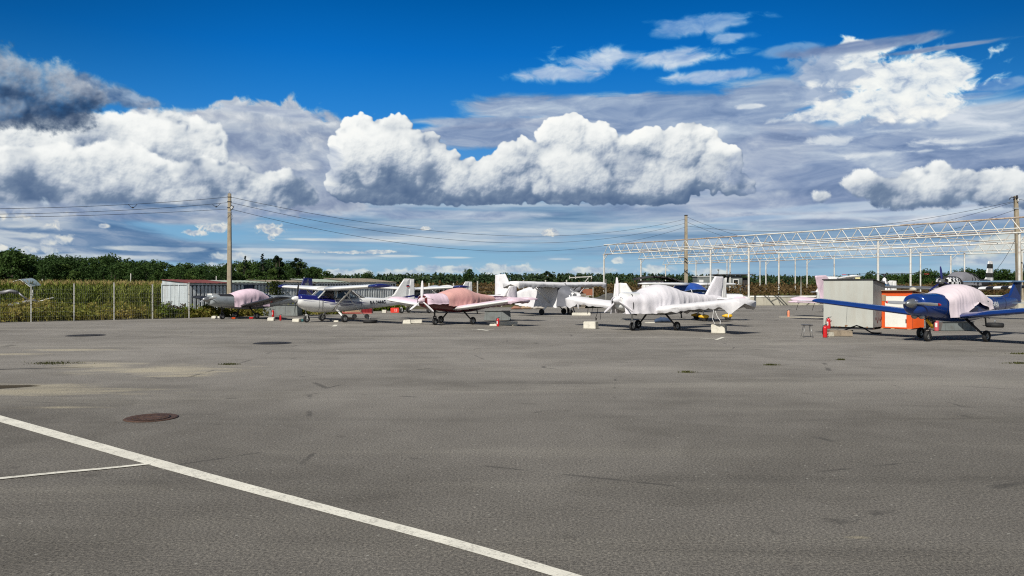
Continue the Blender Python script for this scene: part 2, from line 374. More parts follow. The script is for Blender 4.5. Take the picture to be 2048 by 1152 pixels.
def newmat(name):
    m = bpy.data.materials.new(name); m.use_nodes = True; nt = m.node_tree; nt.nodes.clear(); g = NG(nt)
    b = g.new('ShaderNodeBsdfPrincipled'); o = g.new('ShaderNodeOutputMaterial'); nt.links.new(b.outputs[0], o.inputs[0])
    return m, g, b
def mat(name, col, rough=.5, metal=0., var=.12, vscale=3., dirt=.0, dirtcol=(.12, .10, .08), bump=0., bscale=20., coat=0., streak=False, spec=.5, kind='Object'):
    """painted / plain surface with broad tonal variation, grime and fine relief"""
    m, g, b = newmat(name)
    v = g.vec(kind); n = g.noise(v, vscale, 5, .6)
    c0 = c4(*[max(0, x*(1-var)) for x in col[:3]]); c1 = c4(*[min(1, x*(1+var)) for x in col[:3]])
    c = g.ramp(n, [(.3, c0), (.7, c1)])
    if dirt > 0:
        vs = g.vec(kind, (1, 1, .15) if streak else (1, 1, 1), (3, 1, 7)); dn = g.noise(vs, vscale*2.3, 7, .68)
        c = g.mix(g.math('MULTIPLY', g.step(dn, .46, .72), dirt), c, c4(*dirtcol))
    g.put(b.inputs['Base Color'], c)
    g.put(b.inputs['Roughness'], g.math('MULTIPLY_ADD', n, .2, True) if False else rough)
    b.inputs['Metallic'].default_value = metal
    b.inputs['Specular IOR Level'].default_value = spec
    if coat: b.inputs['Coat Weight'].default_value = coat; b.inputs['Coat Roughness'].default_value = .08
    if bump > 0: g.put(b.inputs['Normal'], g.bump(g.noise(g.vec(kind), bscale, 6, .6), bump, .02))
    return m
def cloth_mat(name, col, col2=None, fold=.6, dirt=.1):
    m, g, b = newmat(name)
    v = g.vec('Object'); n = g.noise(v, 2.2, 6, .6, .6)
    c = g.ramp(n, [(.3, c4(*(col2 or [x*.88 for x in col]))), (.68, c4(*col))])
    dn = g.noise(g.vec('Object', (1, 1, 1), (4, 4, 4)), 5.5, 7, .7)
    c = g.mix(g.math('MULTIPLY', g.step(dn, .5, .75), dirt), c, c4(.22, .19, .17))
    g.put(b.inputs['Base Color'], c); b.inputs['Roughness'].default_value = .85; b.inputs['Specular IOR Level'].default_value = .15
    b.inputs['Sheen Weight'].default_value = .15
    h = g.math('ADD', g.noise(g.vec('Object', (1, 1, .45)), 2.6, 3, .5, 1.0), g.math('MULTIPLY', g.noise(v, 9., 3, .55, .5), .07))
    g.put(b.inputs['Normal'], g.bump(h, fold*.5, .07))
    return m

def build_world():
    sc = bpy.context.scene
    w = bpy.data.worlds.new("World"); sc.world = w; w.use_nodes = True
    nt = w.node_tree; nt.nodes.clear(); g = NG(nt)
    sk = g.new('ShaderNodeTexSky', sky_type='NISHITA', sun_disc=False)
    sk.sun_elevation = SUN_EL; sk.sun_rotation = math.atan2(SUN_DIR[0], SUN_DIR[1])
    sk.air_density = 1.0; sk.dust_density = .8; sk.ozone_density = 3.0
    bg = g.new('ShaderNodeBackground'); nt.links.new(sk.outputs[0], bg.inputs[0]); bg.inputs[1].default_value = .05
    out = g.new('ShaderNodeOutputWorld'); nt.links.new(bg.outputs[0], out.inputs[0])
    cam = bpy.data.cameras.new('camera'); co = bpy.data.objects.new('camera', cam); link(co)
    co.location = (0, 0, EYE); co.rotation_euler = (math.radians(90) + math.atan((HOR-576)/F), 0, 0)
    cam.lens = F/2048.*36.; cam.sensor_width = 36; cam.clip_end = 9000; cam.clip_start = .1
    sc.camera = co
    l = bpy.data.lights.new('sun', 'SUN'); lo = bpy.data.objects.new('sun', l); link(lo)
    l.energy = 5.0; l.angle = math.radians(.53); l.color = (1., .955, .87)
    d = Vector((SUN_DIR[0], SUN_DIR[1], 0)).normalized()*math.cos(SUN_EL); d.z = math.sin(SUN_EL)
    lo.rotation_euler = d.to_track_quat('Z', 'Y').to_euler(); lo.location = d*60
    sc.view_settings.view_transform = 'Standard'; sc.view_settings.look = 'None'; sc.view_settings.exposure = 0
    sc.render.engine = 'CYCLES'
    sc.cycles.max_bounces = 6; sc.cycles.diffuse_bounces = 2; sc.cycles.glossy_bounces = 3; sc.cycles.transparent_max_bounces = 12
    sc.cycles.filter_width = 1.15; sc.cycles.use_denoising = False
    sc.cycles.transmission_bounces = 3; sc.cycles.caustics_reflective = False; sc.cycles.caustics_refractive = False

def build_sky():
    s = sky_clouds()
    R = 4200.
    az = (s.X-1024)/1500.; t = (577-s.Y)/1500.
    k = R/np.sqrt(1+t*t)
    V = np.stack([np.sin(az)*k, np.cos(az)*k, t*k+EYE], -1).reshape(-1, 3)
    C = np.clip(s.C, 0, 1)
    L = np.where(C <= .04045, C/12.92, ((C+.055)/1.055)**2.4)
    fade = sstep(s.X, SX0, SX0+160)*sstep(s.X, SX1, SX1-160)*sstep(s.Y, SY0, SY0+120)
    col = np.concatenate([L, fade[..., None]], -1).reshape(-1, 4)
    i = (np.arange(s.ny-1)[:, None]*s.nx + np.arange(s.nx-1)[None, :]).ravel()
    Fq = np.stack([i, i+s.nx, i+s.nx+1, i+1], -1)
    m = bpy.data.materials.new('sky'); m.use_nodes = True; nt = m.node_tree; nt.nodes.clear(); g = NG(nt)
    a = g.new('ShaderNodeAttribute', attribute_name='cloud')
    e = g.new('ShaderNodeEmission'); g.put(e.inputs[0], a.outputs['Color']); e.inputs[1].default_value = 1.
    tr = g.new('ShaderNodeBsdfTransparent'); mx = g.new('ShaderNodeMixShader')
    g.put(mx.inputs[0], a.outputs['Alpha']); g.put(mx.inputs[1], tr.outputs[0]); g.put(mx.inputs[2], e.outputs[0])
    o_ = g.new('ShaderNodeOutputMaterial'); g.put(o_.inputs[0], mx.outputs[0])
    m.cycles.emission_sampling = 'NONE'
    o = np_mesh('sky', V, Fq, m, smooth=True, attrs={'cloud': col})
    tag(o, kind='structure')
# ============================================================ GROUND
MATS = {}
def asphalt_mat():
    m, g, b = newmat('asphalt')
    W = g.vec('World')
    big = g.noise(W, .16, 6, .62, .5); mid = g.noise(W, 1.1, 6, .65); 
    c = g.ramp(big, [(.30, c4(.120, .110, .096)), (.5, c4(.155, .143, .127)), (.72, c4(.20, .185, .165))])
    # streaks left by water and tyres, long in x
    st = g.noise(g.vec('World', (.06, .55, 1)), 1., 7, .65, .4)
    c = g.mix(g.math('MULTIPLY', g.step(st, .50, .68), .5), c, c4(.24, .222, .19))
    st2 = g.noise(g.vec('World', (.09, .9, 1), (7, 3, 0)), 1., 6, .6, .6)
    c = g.mix(g.math('MULTIPLY', g.step(st2, .54, .70), .45), c, c4(.085, .079, .07))
    # older, darker repair fields and drips
    pn = g.noise(g.vec('World', (.22, .3, 1), (11, 4, 0)), 1., 2, .4, .2)
    c = g.mix(g.math('MULTIPLY', g.step(pn, .55, .575), .28), c, c4(.10, .092, .08))
    dv = g.voro(g.vec('World', (1, 1, 1), (.4, .9, 0)), .9); dn_ = g.noise(W, 7., 4, .6)
    c = g.mix(g.math('MULTIPLY', g.math('SUBTRACT', 1., g.step(g.math('ADD', dv, g.math('MULTIPLY', dn_, .12)), .08, .14)), .35), c, c4(.06, .055, .048))
    # mottled wear of half a metre
    c = g.mix(g.math('MULTIPLY', g.step(mid, .35, .75), .35), c, c4(.215, .20, .178))
    # sand washed over the surface, left front
    sep = g.new('ShaderNodeSeparateXYZ'); g.put(sep.inputs[0], W); X, Y = sep.outputs[0], sep.outputs[1]
    tot = None
    for px, py, rx, ry in ((330, 740, 2.4, 1.5), (60, 782, 3.1, .75), (30, 772, 2.3, .5), (150, 700, 2.2, .5), (350, 752, 1.2, .3), (20, 708, 1.3, .5), (1720, 1075, .13, .045),
                           (120, 815, 1.2, .2), (190, 730, 1.4, 1.0)):
        p = gp(px, py)
        dx = g.math('MULTIPLY', g.math('SUBTRACT', X, p.x), 1/rx); dy = g.math('MULTIPLY', g.math('SUBTRACT', Y, p.y), 1/ry)
        d = g.math('SUBTRACT', 1.0, g.math('SQRT', g.math('ADD', g.math('MULTIPLY', dx, dx), g.math('MULTIPLY', dy, dy))))
        tot = d if tot is None else g.math('MAXIMUM', tot, d)
    sn = g.noise(g.vec('World', (.35, 1.0, 1)), 2.2, 7, .68, .5)
    f = g.math('ADD', tot, g.math('MULTIPLY', g.math('SUBTRACT', sn, .5), 2.6))
    c = g.mix(g.math('MULTIPLY', g.step(f, .05, .95), .62), c, c4(.34, .30, .215))
    # aggregate: fine grains, pale chips, dark pits
    gr = g.noise(W, 42., 3, .75)
    c = g.mix(.9, c, g.ramp(gr, [(.32, c4(.42, .41, .40)), (.5, g4(.98)), (.68, c4(1.75, 1.7, 1.6))]), 'MULTIPLY')
    gr2 = g.noise(W, 110., 2, .7)
    c = g.mix(.8, c, g.ramp(gr2, [(.32, g4(.45)), (.68, g4(1.65))]), 'MULTIPLY')
    vv = g.voro(W, 16., 'F1', 'Distance'); vc = g.new('ShaderNodeTexVoronoi'); g.put(vc.inputs['Vector'], W); vc.inputs['Scale'].default_value = 16.
    sc_ = g.new('ShaderNodeSeparateColor'); g.put(sc_.inputs[0], vc.outputs['Color'])
    chip = g.math('MULTIPLY', g.step(sc_.outputs[0], .93, .96), g.math('SUBTRACT', 1., g.step(vv, .10, .22)))
    c = g.mix(g.math('MULTIPLY', chip, .75), c, c4(.45, .43, .38))
    # vignette put into the colour: asphalt darker in the foreground, paler far out
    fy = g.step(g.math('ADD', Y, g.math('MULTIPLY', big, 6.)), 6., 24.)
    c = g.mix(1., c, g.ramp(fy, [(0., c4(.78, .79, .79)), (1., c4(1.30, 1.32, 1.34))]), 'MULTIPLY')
    # fine cracks
    cr = g.voro(g.vec('World', (1, 1, 1), (2, 5, 0)), .22, 'DISTANCE_TO_EDGE', 'Distance')
    wn = g.noise(W, .8, 5, .6)
    crm = g.math('MULTIPLY', g.math('SUBTRACT', 1., g.step(g.math('ADD', cr, g.math('MULTIPLY', g.math('SUBTRACT', gr, .5), .01)), .002, .009)), g.step(wn, .52, .6))
    c = g.mix(g.math('MULTIPLY', crm, .55), c, c4(.05, .048, .045))
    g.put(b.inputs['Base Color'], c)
    b.inputs['Roughness'].default_value = .9; b.inputs['Specular IOR Level'].default_value = .12
    h = g.math('ADD', g.math('MULTIPLY', gr, .7), g.math('MULTIPLY', gr2, .3))
    g.put(b.inputs['Normal'], g.bump(h, .35, .009))
    return m
def paint_mat(name, col=(.72, .71, .66), wear=.5):
    m, g, b = newmat(name); W = g.vec('World')
    n = g.noise(W, 30., 6, .7); n2 = g.noise(W, 2.2, 5, .6)
    c = g.ramp(n2, [(.3, c4(*[x*.82 for x in col])), (.7, c4(*col))])
    n3 = g.noise(W, 5., 4, .6); c = g.mix(g.math('MULTIPLY', g.step(g.math('ADD', g.math('MULTIPLY', n, .7), g.math('MULTIPLY', n3, .35)), .54, .60), wear), c, c4(.17, .16, .14))
    g.put(b.inputs['Base Color'], c); b.inputs['Roughness'].default_value = .75
    g.put(b.inputs['Normal'], g.bump(g.noise(W, 42, 3, .75), .5, .01))
    return m
def field_mat():
    m, g, b = newmat('field_soil'); W = g.vec('World')
    c = g.ramp(g.noise(W, .4, 6, .6), [(.3, c4(.060, .062, .022)), (.55, c4(.10, .085, .035)), (.75, c4(.14, .11, .05))])
    g.put(b.inputs['Base Color'], c); b.inputs['Roughness'].default_value = 1.
    return m
APRON = [(-75, -30), (75, -30), (95, 60), (95, 97), (60, 89.5), (20, 80.5), (6, 75.5), (-4, 72.5), (-9.2, 66.5), (-12.5, 60.5), (-19.0, 49.6), (-20.2, 47.0), (-24., 43.9), (-27.8, 40.8), (-34, 36.2), (-75, 12)]
def build_ground():
    R = 6000
    n = 48; V = [(0, 0, -.02)]; 
    rr = [20, 60, 150, 400, 1200, 3000, R]
    b = MB(); b.v = [(0, 0, -.012)]
    for r in rr:
        for k in range(n):
            a = 2*math.pi*k/n; b.v.append((r*math.cos(a), r*math.sin(a)+20, -.012))
    for k in range(n): b.f.append((0, 1+k, 1+(k+1) % n))
    for i in range(len(rr)-1):
        for k in range(n): b.f.append((1+i*n+k, 1+(i+1)*n+k, 1+(i+1)*n+(k+1) % n, 1+i*n+(k+1) % n))
    b.mi = [0]*len(b.f); b.sm = [False]*len(b.f)
    tag(b.build('ground', field_mat()), kind='structure')
    b = MB(); vs = [(x, y, 0.) for x, y in APRON]; N = len(vs)
    b.add(vs, [tuple(range(N))]); low = [(x, y, -.011) for x, y in APRON]
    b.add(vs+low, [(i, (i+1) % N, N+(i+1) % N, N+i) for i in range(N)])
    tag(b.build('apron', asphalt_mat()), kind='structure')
    # painted lines
    pm = paint_mat('white_line_paint', (.80, .77, .66), .38)
    def ribbon(name, pts, ws, z=.004):
        b = MB(); P = [gp(*p) for p in pts]; dense = []; wd = []
        for i in range(len(P)-1):
            p0 = P[max(i-1, 0)]; p1 = P[i]; p2 = P[i+1]; p3 = P[min(i+2, len(P)-1)]
            for k in range(10):
                t = k/10
                q = .5*((2*p1)+(p2-p0)*t+(2*p0-5*p1+4*p2-p3)*t*t+(3*p1-p0-3*p2+p3)*t**3)
                dense.append(q); wd.append((ws[i]*(1-t)+ws[i+1]*t)*.88)
        dense.append(P[-1]); wd.append(ws[-1]); L = []
        for i, q in enumerate(dense):
            d = (dense[min(i+1, len(dense)-1)]-dense[max(i-1, 0)]).normalized(); nn = Vector((-d.y, d.x, 0))
            j = .0015*math.sin(i*1.7)+.001*math.sin(i*4.1)
            L.append((q+nn*(wd[i]/2+j), q-nn*(wd[i]/2-j*.5)))
        vs = [Vector((p.x, p.y, z)) for ab in L for p in ab]
        b.add(vs, [(2*i, 2*i+1, 2*i+3, 2*i+2) for i in range(len(L)-1)])
        return tag(b.build(name, pm), kind='structure')
    ribbon('painted_line', [(-180, 787), (0, 837.5), (150, 880), (306, 924), (480, 972), (667, 1022), (900, 1084), (1110, 1145), (1270, 1194)],
           [.24, .235, .23, .22, .19, .165, .15, .14, .13])
    ribbon('painted_line', [(-150, 972), (0, 958), (110, 947), (210, 938), (300, 928.5)], [.1, .095, .095, .09, .08], .0085)
    # small painted T marks at the stands
    for a, c, w in (((657, 651.5), (698, 650.3), .13), ((672, 649.8), (668, 653), .2), ((944, 660), (987, 658.8), .13), ((955, 658.5), (976, 661.5), .15),
                    ((1401, 677), (1456, 679), .11), ((1432, 680), (1447, 674.5), .13), ((455, 646.3), (482, 646), .12), ((160, 690), (140, 690.5), .03)):
        A, B_ = gp(*a), gp(*c); b = MB(); d = (B_-A).normalized(); nn = Vector((-d.y, d.x, 0))*w/2
        b.add([p+Vector((0, 0, .004+.0003*len(bpy.data.objects) % .004)) for p in (A+nn, A-nn, B_-nn, B_+nn)], [(0, 1, 2, 3)])
        tag(b.build('stand_mark', pm), kind='structure')
    # dark patch / seam
    dk = mat('tar_seam', (.03, .03, .03), .7, var=.2, kind='World')
    A, B_ = gp(-60, 740.5), gp(186, 734); b = MB(); d = (B_-A).normalized(); nn = Vector((-d.y, d.x, 0))*.05
    b.add([p+Vector((0, 0, .004)) for p in (A+nn, A-nn, B_-nn*.4, B_+nn*.4)], [(0, 1, 2, 3)]); tag(b.build('tar_seam', dk), kind='structure')
    b = MB(); P = [gp(-80, 778), gp(-10, 771), (gp(60, 770.5)), gp(82, 772), gp(40, 775), gp(-20, 779)]
    b.add([p+Vector((0, 0, .0045)) for p in P], [tuple(range(6))]); tag(b.build('puddle_stain', mat('damp_stain', (.06, .05, .035), .95, kind='World', spec=.05)), kind='structure')
    # manhole covers
    rust = mat('rusty_iron', (.085, .045, .028), .7, .2, .35, 6., .5, (.03, .025, .022), .5, 40., kind='World')
    dkiron = mat('dark_cast_iron', (.028, .026, .025), .7, .2, .3, 6., .3, (.12, .11, .1), .5, 40., kind='World')
    conc = mat('worn_concrete_ring', (.12, .10, .085), .9, var=.25, vscale=5, kind='World', bump=.5)
    for i, (px, py, r, lab) in enumerate(((303, 836, .315, 'rusty round manhole cover above the long white painted line'), (545, 686.5, .55, 'dark shallow drain cover lying in front of the white high-wing plane'),
                                     (172, 671, .62, 'dark worn drain cover near the left edge of the apron'))):
        p = gp(px, py); r0 = r
        t = empty('manhole_cover', (p.x, p.y, 0), 0, lab, 'manhole cover')
        b = MB(); b.lathe([(r0*.82, .0045), (r0, .012), (r0*1.1, .012), (r0*1.16, .001)], n=40); b.build('rim', rust if i == 0 else dkiron, t)
        b = MB(); b.lathe([(.001, .010), (r0*.12, .011), (r0*.13, .006), (r0*.3, .006), (r0*.31, .011), (r0*.5, .011), (r0*.51, .006), (r0*.70, .006), (r0*.71, .011), (r0*.81, .010)], n=40)
        for k in range(12):
            a = k*math.pi/6; b.box((math.cos(a)*r0*.6, math.sin(a)*r0*.6, .009), (r0*.16, .03, .008), a)
        b.build('lid', rust if i == 0 else dkiron, t)

# ============================================================ VEGETATION (leaf and blade sheets)
def leaf_mat(name, stops, scale=.25, sub=.25, kind='World', fine=3.):
    m, g, b = newmat(name); W = g.vec(kind)
    n = g.noise(W, scale, 5, .6)
    oi = g.new('ShaderNodeObjectInfo'); n2 = g.noise(W, fine, 3, .6)
    t = g.math('ADD', g.math('MULTIPLY', n, .55), g.math('ADD', g.math('MULTIPLY', n2, .38), g.math('MULTIPLY', oi.outputs['Random'], .12)))
    c = g.ramp(t, stops)
    g.put(b.inputs['Base Color'], c); b.inputs['Roughness'].default_value = .7; b.inputs['Specular IOR Level'].default_value = .2
    tr = g.new('ShaderNodeBsdfTranslucent'); g.put(tr.inputs[0], c); mx = g.new('ShaderNodeMixShader'); mx.inputs[0].default_value = sub
    out = [x for x in g.nt.nodes if x.type == 'OUTPUT_MATERIAL'][0]
    g.put(mx.inputs[1], b.outputs[0]); g.put(mx.inputs[2], tr.outputs[0]); g.put(out.inputs[0], mx.outputs[0])
    return m
def quads(P, size, rng, up=.0, asp=1.5):
    """little randomly turned leaves round the points P"""
    n = len(P); a = rng.normal(size=(n, 3)); a[:, 2] = a[:, 2]*(1-up)+up*2; a /= np.linalg.norm(a, axis=1)[:, None]
    r = rng.normal(size=(n, 3)); b_ = np.cross(a, r); b_ /= np.linalg.norm(b_, axis=1)[:, None]
    s = (np.asarray(size)*np.ones(n))[:, None]
    a = a*s*asp*.5; b_ = b_*s*.5
    V = np.stack([P-a, P+b_*.9, P+a, P-b_*.9], 1).reshape(-1, 3)
    return V, np.arange(4*n).reshape(n, 4)
def tree_proto(name, h, kind, seed, n_leaf=1900):
    rng = np.random.default_rng(seed); lobes = []
    if kind == 'round':
        for i in range(26):
            t = rng.random(); z = h*(.22+.72*t); rr = h*.30*math.sin(math.pi*(.22+.68*t))**.7
            a = rng.random()*6.283; d = rr*math.sqrt(rng.random())
            lobes.append((math.cos(a)*d, math.sin(a)*d, z, h*(.085+.075*rng.random())))
    elif kind == 'tall':
        for i in range(26):
            t = rng.random(); z = h*(.12+.82*t); rr = h*.19*math.sin(math.pi*(.15+.77*t))**.6
            a = rng.random()*6.283; d = rr*math.sqrt(rng.random())
            lobes.append((math.cos(a)*d, math.sin(a)*d, z, h*(.065+.06*rng.random())))
    elif kind == 'spruce':
        for i in range(46):
            t = (i+.5)/46; z = h*(.12+.86*t); rr = h*.20*(1-t)**.85
            a = i*2.4+rng.random(); d = rr*(.35+.6*rng.random())
            lobes.append((math.cos(a)*d, math.sin(a)*d, z, h*(.018+.05*(1-t))))
    elif kind == 'pine':
        for i in range(15):
            t = rng.random(); z = h*(.55+.42*t); rr = h*.20*math.sin(math.pi*(.25+.6*t))
            a = rng.random()*6.283; d = rr*math.sqrt(rng.random())
            lobes.append((math.cos(a)*d, math.sin(a)*d, z, h*(.04+.05*rng.random())))
    elif kind == 'bush':
        for i in range(18):
            a = rng.random()*6.283; d = h*.75*math.sqrt(rng.random()); z = h*(.15+.65*rng.random()*(1-d/h*.6))
            lobes.append((math.cos(a)*d, math.sin(a)*d, z, h*(.16+.12*rng.random())))
    L = np.array(lobes); k = rng.choice(len(L), n_leaf, p=L[:, 3]**2/np.sum(L[:, 3]**2))
    dv = rng.normal(size=(n_leaf, 3)); dv /= np.linalg.norm(dv, axis=1)[:, None]
    r = L[k, 3]*(.55+.5*rng.random(n_leaf))
    P = L[k, :3] + dv*r[:, None]*np.array([1, 1, .8 if kind != 'spruce' else .45])
    s = h*(.030 if kind != 'spruce' else .026)*(.6+.9*rng.random(n_leaf))
    V, Fq = quads(P, s, rng)
    t = bpy.data.objects.new(name, None); link(t); t.empty_display_size = 1
    b = MB(); bend = rng.normal()*.03*h
    top = h*(.75 if kind != 'pine' else .9)
    b.tube([(0, 0, -.1), (bend*.3, 0, top*.35), (bend, 0, top*.7), (bend*.8, .02*h, top)], [h*.024, h*.018, h*.012, h*.004], 7)
    for i in range(7):
        l = L[int(rng.integers(len(L)))]; z0 = min(l[2]*.8, top*.8)
        b.tube([(bend*z0/top, 0, z0*.85), ((l[0])*.55, l[1]*.55, z0), (l[0], l[1], l[2])], [h*.010, h*.007, h*.002], 5)
    b.build('trunk', MATS['bark'], t, recalc=False)
    np_mesh('crown', V, Fq, MATS['leaf_'+kind], t)
    return t
def blades(P, h, w, lean, rng, seg=2):
    """upright blades (stalks, grass) as bent strips"""
    n = len(P); az = rng.random(n)*6.283; la = rng.random(n)*6.283; ln = lean*h*(.3+rng.random(n))
    dx, dy = np.cos(az)*w/2, np.sin(az)*w/2; lx, ly = np.cos(la)*ln, np.sin(la)*ln
    rows = []
    for i in range(seg+1):
        t = i/seg; k = t*t; ww = (1-t)**.7 if i < seg else .08
        c = P + np.stack([lx*k, ly*k, h*t*(1-.15*k)], -1)
        o = np.stack([dx*ww, dy*ww, dx*0], -1)
        rows += [c-o, c+o]
    V = np.stack(rows, 1).reshape(-1, 3); m = 2*(seg+1)
    F_ = [np.stack([np.arange(n)*m+2*i, np.arange(n)*m+2*i+1, np.arange(n)*m+2*i+3, np.arange(n)*m+2*i+2], -1) for i in range(seg)]
    return V, np.concatenate(F_, 0)
def join(parts):
    off = 0; Vs = []; Fs = []
    for V, Fq in parts: Vs.append(V); Fs.append(Fq+off); off += len(V)
    return np.concatenate(Vs), np.concatenate(Fs)

def build_vegetation():
    rng = RNG
    S = lambda *a: [(p, c4(*c)) for p, c in a]
    MATS['bark'] = mat('bark', (.075, .06, .045), .95, var=.3, kind='Object')
    dark = S((.25, (0.012, 0.028, 0.009)), (.45, (0.033, 0.072, 0.017)), (.6, (0.063, 0.120, 0.026)), (.8, (0.117, 0.173, 0.042)))
    MATS['leaf_round'] = leaf_mat('leaf_broad', [(p, c4(*[x*.8 for x in c[:3]])) for p, c in dark], .10)
    MATS['leaf_tall'] = leaf_mat('leaf_birch', S((.25, (0.020, 0.041, 0.011)), (.5, (0.050, 0.095, 0.020)), (.75, (0.119, 0.161, 0.036))), .10)
    MATS['leaf_spruce'] = leaf_mat('needle_spruce', S((.3, (.005, .013, .007)), (.6, (.014, .032, .015)), (.8, (.03, .055, .022))), .3)
    MATS['leaf_pine'] = leaf_mat('needle_pine', S((.3, (.008, .018, .008)), (.6, (.02, .043, .016)), (.8, (.05, .075, .026))), .3)
    MATS['leaf_bush'] = leaf_mat('leaf_bush', S((.25, (0.034, 0.052, 0.009)), (.5, (0.076, 0.098, 0.018)), (.78, (0.149, 0.149, 0.034))), .2)
    protos = {'round': [tree_proto('leafy_tree', 10, 'round', 5+i) for i in range(4)], 'tall': [tree_proto('leafy_tree', 10, 'tall', 15+i) for i in range(3)],
              'spruce': [tree_proto('spruce_tree', 10, 'spruce', 25+i, 1500) for i in range(2)], 'pine': [tree_proto('pine_tree', 10, 'pine', 35+i, 1100) for i in range(2)],
              'bush': [tree_proto('bush', 3, 'bush', 45+i, 1300) for i in range(3)]}
    used = set()
    def place(kind, px, D, ytop, label, group, i=None, cat=None, wide=1.):
        ps = protos[kind]; i = int(rng.integers(len(ps))) if i is None else i
        src = ps[i]
        if (kind, i) not in used: used.add((kind, i)); o = src
        else: o = copy_tree(src)
        H = EYE+(HOR-ytop)/F*D; base = 10. if kind != 'bush' else 3.
        o.location = ((px-1024)/F*D, D, 0); s = H/base/.97; o.scale = (s*wide, s*wide, s); o.rotation_euler = (0, 0, rng.random()*6.28)
        tag(o, label, cat or {'spruce': 'spruce tree', 'pine': 'pine tree', 'bush': 'bush'}.get(kind, 'tree'), group)
        return o
    prof = [(-220, 500), (-100, 506), (0, 507), (28, 501), (55, 510), (75, 520), (100, 516), (150, 519), (200, 517), (250, 520), (300, 522), (350, 528), (400, 533), (430, 534), (450, 527), (480, 525), (520, 522), (560, 523), (600, 528), (625, 533), (650, 539), (700, 546)]
    top = lambda p: float(np.interp(p, [a for a, b_ in prof], [b_ for a, b_ in prof]))
    # individuals one can point at
    place('round', 28, 150, 499, 'big round dark tree rising highest at the left end of the wood', None, 0, wide=1.1)
    place('spruce', 525, 190, 508, 'tallest dark pointed spruce above the wood behind the container row', None, 0)
    place('spruce', 491, 195, 513, 'smaller spruce just left of the tallest spruce', None, 1)
    place('pine', 553, 188, 513, 'open-crowned pine right of the tallest spruce', None, 0)
    place('pine', 594, 188, 518, 'bent loose pine standing alone at the right end of the wood', None, 1)
    place('round', 937, 230, 540, 'round bright green tree standing before the far forest behind the pink-covered plane', None, 1)
    place('round', 735, 240, 546, 'broad olive green tree behind the right end of the container row', None, 2, wide=1.3)
    place('round', 1741, 300, 543, 'dark lone tree rising over the treeline above the orange cabinet', None, 3)
    place('pine', 1093, 330, 543, 'dark clump of pine above the scaffold frame', None, 0, wide=1.5)
    G1 = 'trees of the wood beyond the corn field'; L1 = 'dark green leafy tree in the wood beyond the corn field'
    for row, (D, drop, stp) in enumerate(((150, 15, 24), (162, 7, 22), (176, 1, 20), (192, 0, 20))):
        p = -200.
        while p < 660:
            y = top(p) + drop*(.5+.8*rng.random()) + rng.normal()*2.0
            if p > 445: D2 = D+35
            else: D2 = D
            place('tall' if rng.random() < .45 else 'round', p+rng.normal()*3, D2+rng.normal()*3, y, L1, G1, wide=.85+.35*rng.random())
            p += stp*(.75+.5*rng.random())
    G2 = 'trees on the right behind the hangar frame'; L2 = 'low dark tree in the clump right of the hangar frame'
    for p, y in ((1790, 549), (1815, 548), (1838, 545), (1858, 542), (1876, 543), (1900, 545), (1926, 541), (1945, 540), (1966, 542), (1985, 544), (2005, 542), (2025, 545), (2045, 544), (2070, 542), (2100, 540), (2140, 543)):
        place('round', p, 215+rng.normal()*6, y+rng.normal(), L2, G2, wide=1.5)
    G3 = 'bushes in front of the far forest'; L3 = 'olive green bush in front of the far forest'
    for p in list(range(690, 1290, 26))+list(range(1480, 1860, 34)):
        place('bush', p+rng.normal()*7, 140+rng.random()*50, 559+rng.normal()*2.6, L3, G3)
    # far forest: one mass
    n = 1300; px = np.concatenate([rng.random(n)*1750+560, rng.random(140)*900-330]); n = len(px); D = 430+rng.random(n)*130
    xs = (px-1024)/F*D; pr = np.interp(px, [-300, 560, 700, 800, 1000, 1200, 1400, 1650, 1750, 2100, 2300], [540, 548, 548, 547, 547, 546, 549, 551, 549, 548, 548])
    H = EYE+(HOR-pr+rng.normal(size=n)*1.5-1)/F*D*(.90+.13*rng.random(n)); parts = []
    for i in range(n):
        k = 46; t = rng.random(k)**.8; conif = rng.random() < .42
        rad = (1.9*(1-t)+.25 if conif else 2.9*np.sin(np.pi*(.12+.78*t)))*(.5+.6*rng.random(k)); a = rng.random(k)*6.283
        P = np.stack([xs[i]+np.cos(a)*rad, D[i]+np.sin(a)*rad, H[i]*(.06+.92*t)], -1)
        parts.append(quads(P, 1.9*(1.15-t*.6), rng))
    V, Fq = join(parts); farm = leaf_mat('far_forest_leaf', S((.25, (.014, .030, .018)), (.5, (.030, .060, .026)), (.75, (.07, .10, .038))), .03, fine=.35)
    tag(np_mesh('far_forest', V, Fq, farm), 'dark far-off forest with spiky conifer tops along the horizon', 'forest', kind='stuff')
    # distant wooded ground behind everything, so no gap shows between the trunks
    # corn field: green stalks with pale tassels behind the fence
    def inside(a0, a1, n):      # strip parallel to the left fence
        return a0, a1
    FN = lambda t, off: (np.array([-27.8, 40.8])[None, :]+np.outer(t, [.775, .632]) + np.outer(off, [-.632, .775]))
    n = 15000; t = rng.random(n)*64-46; off = 6+rng.random(n)**1.4*44
    xy = FN(t, off); keep = ~((xy[:, 0] > -24.5) & (xy[:, 1] < 72) & (off < 9)); xy = xy[keep]; n = len(xy)
    P = np.concatenate([xy, np.zeros((n, 1))], 1); hh = 2.1+.22*rng.random(n)
    st = blades(P, hh, .05, .03, rng, 1)
    parts = [st]
    for k in range(7):
        z = (.35+.62*rng.random(n))*hh; Q = P.copy(); Q[:, 2] = z*.92
        parts.append(blades(Q, .55*(.6+.6*rng.random(n)), .075, .9, rng, 2))
    V, Fq = join(parts)
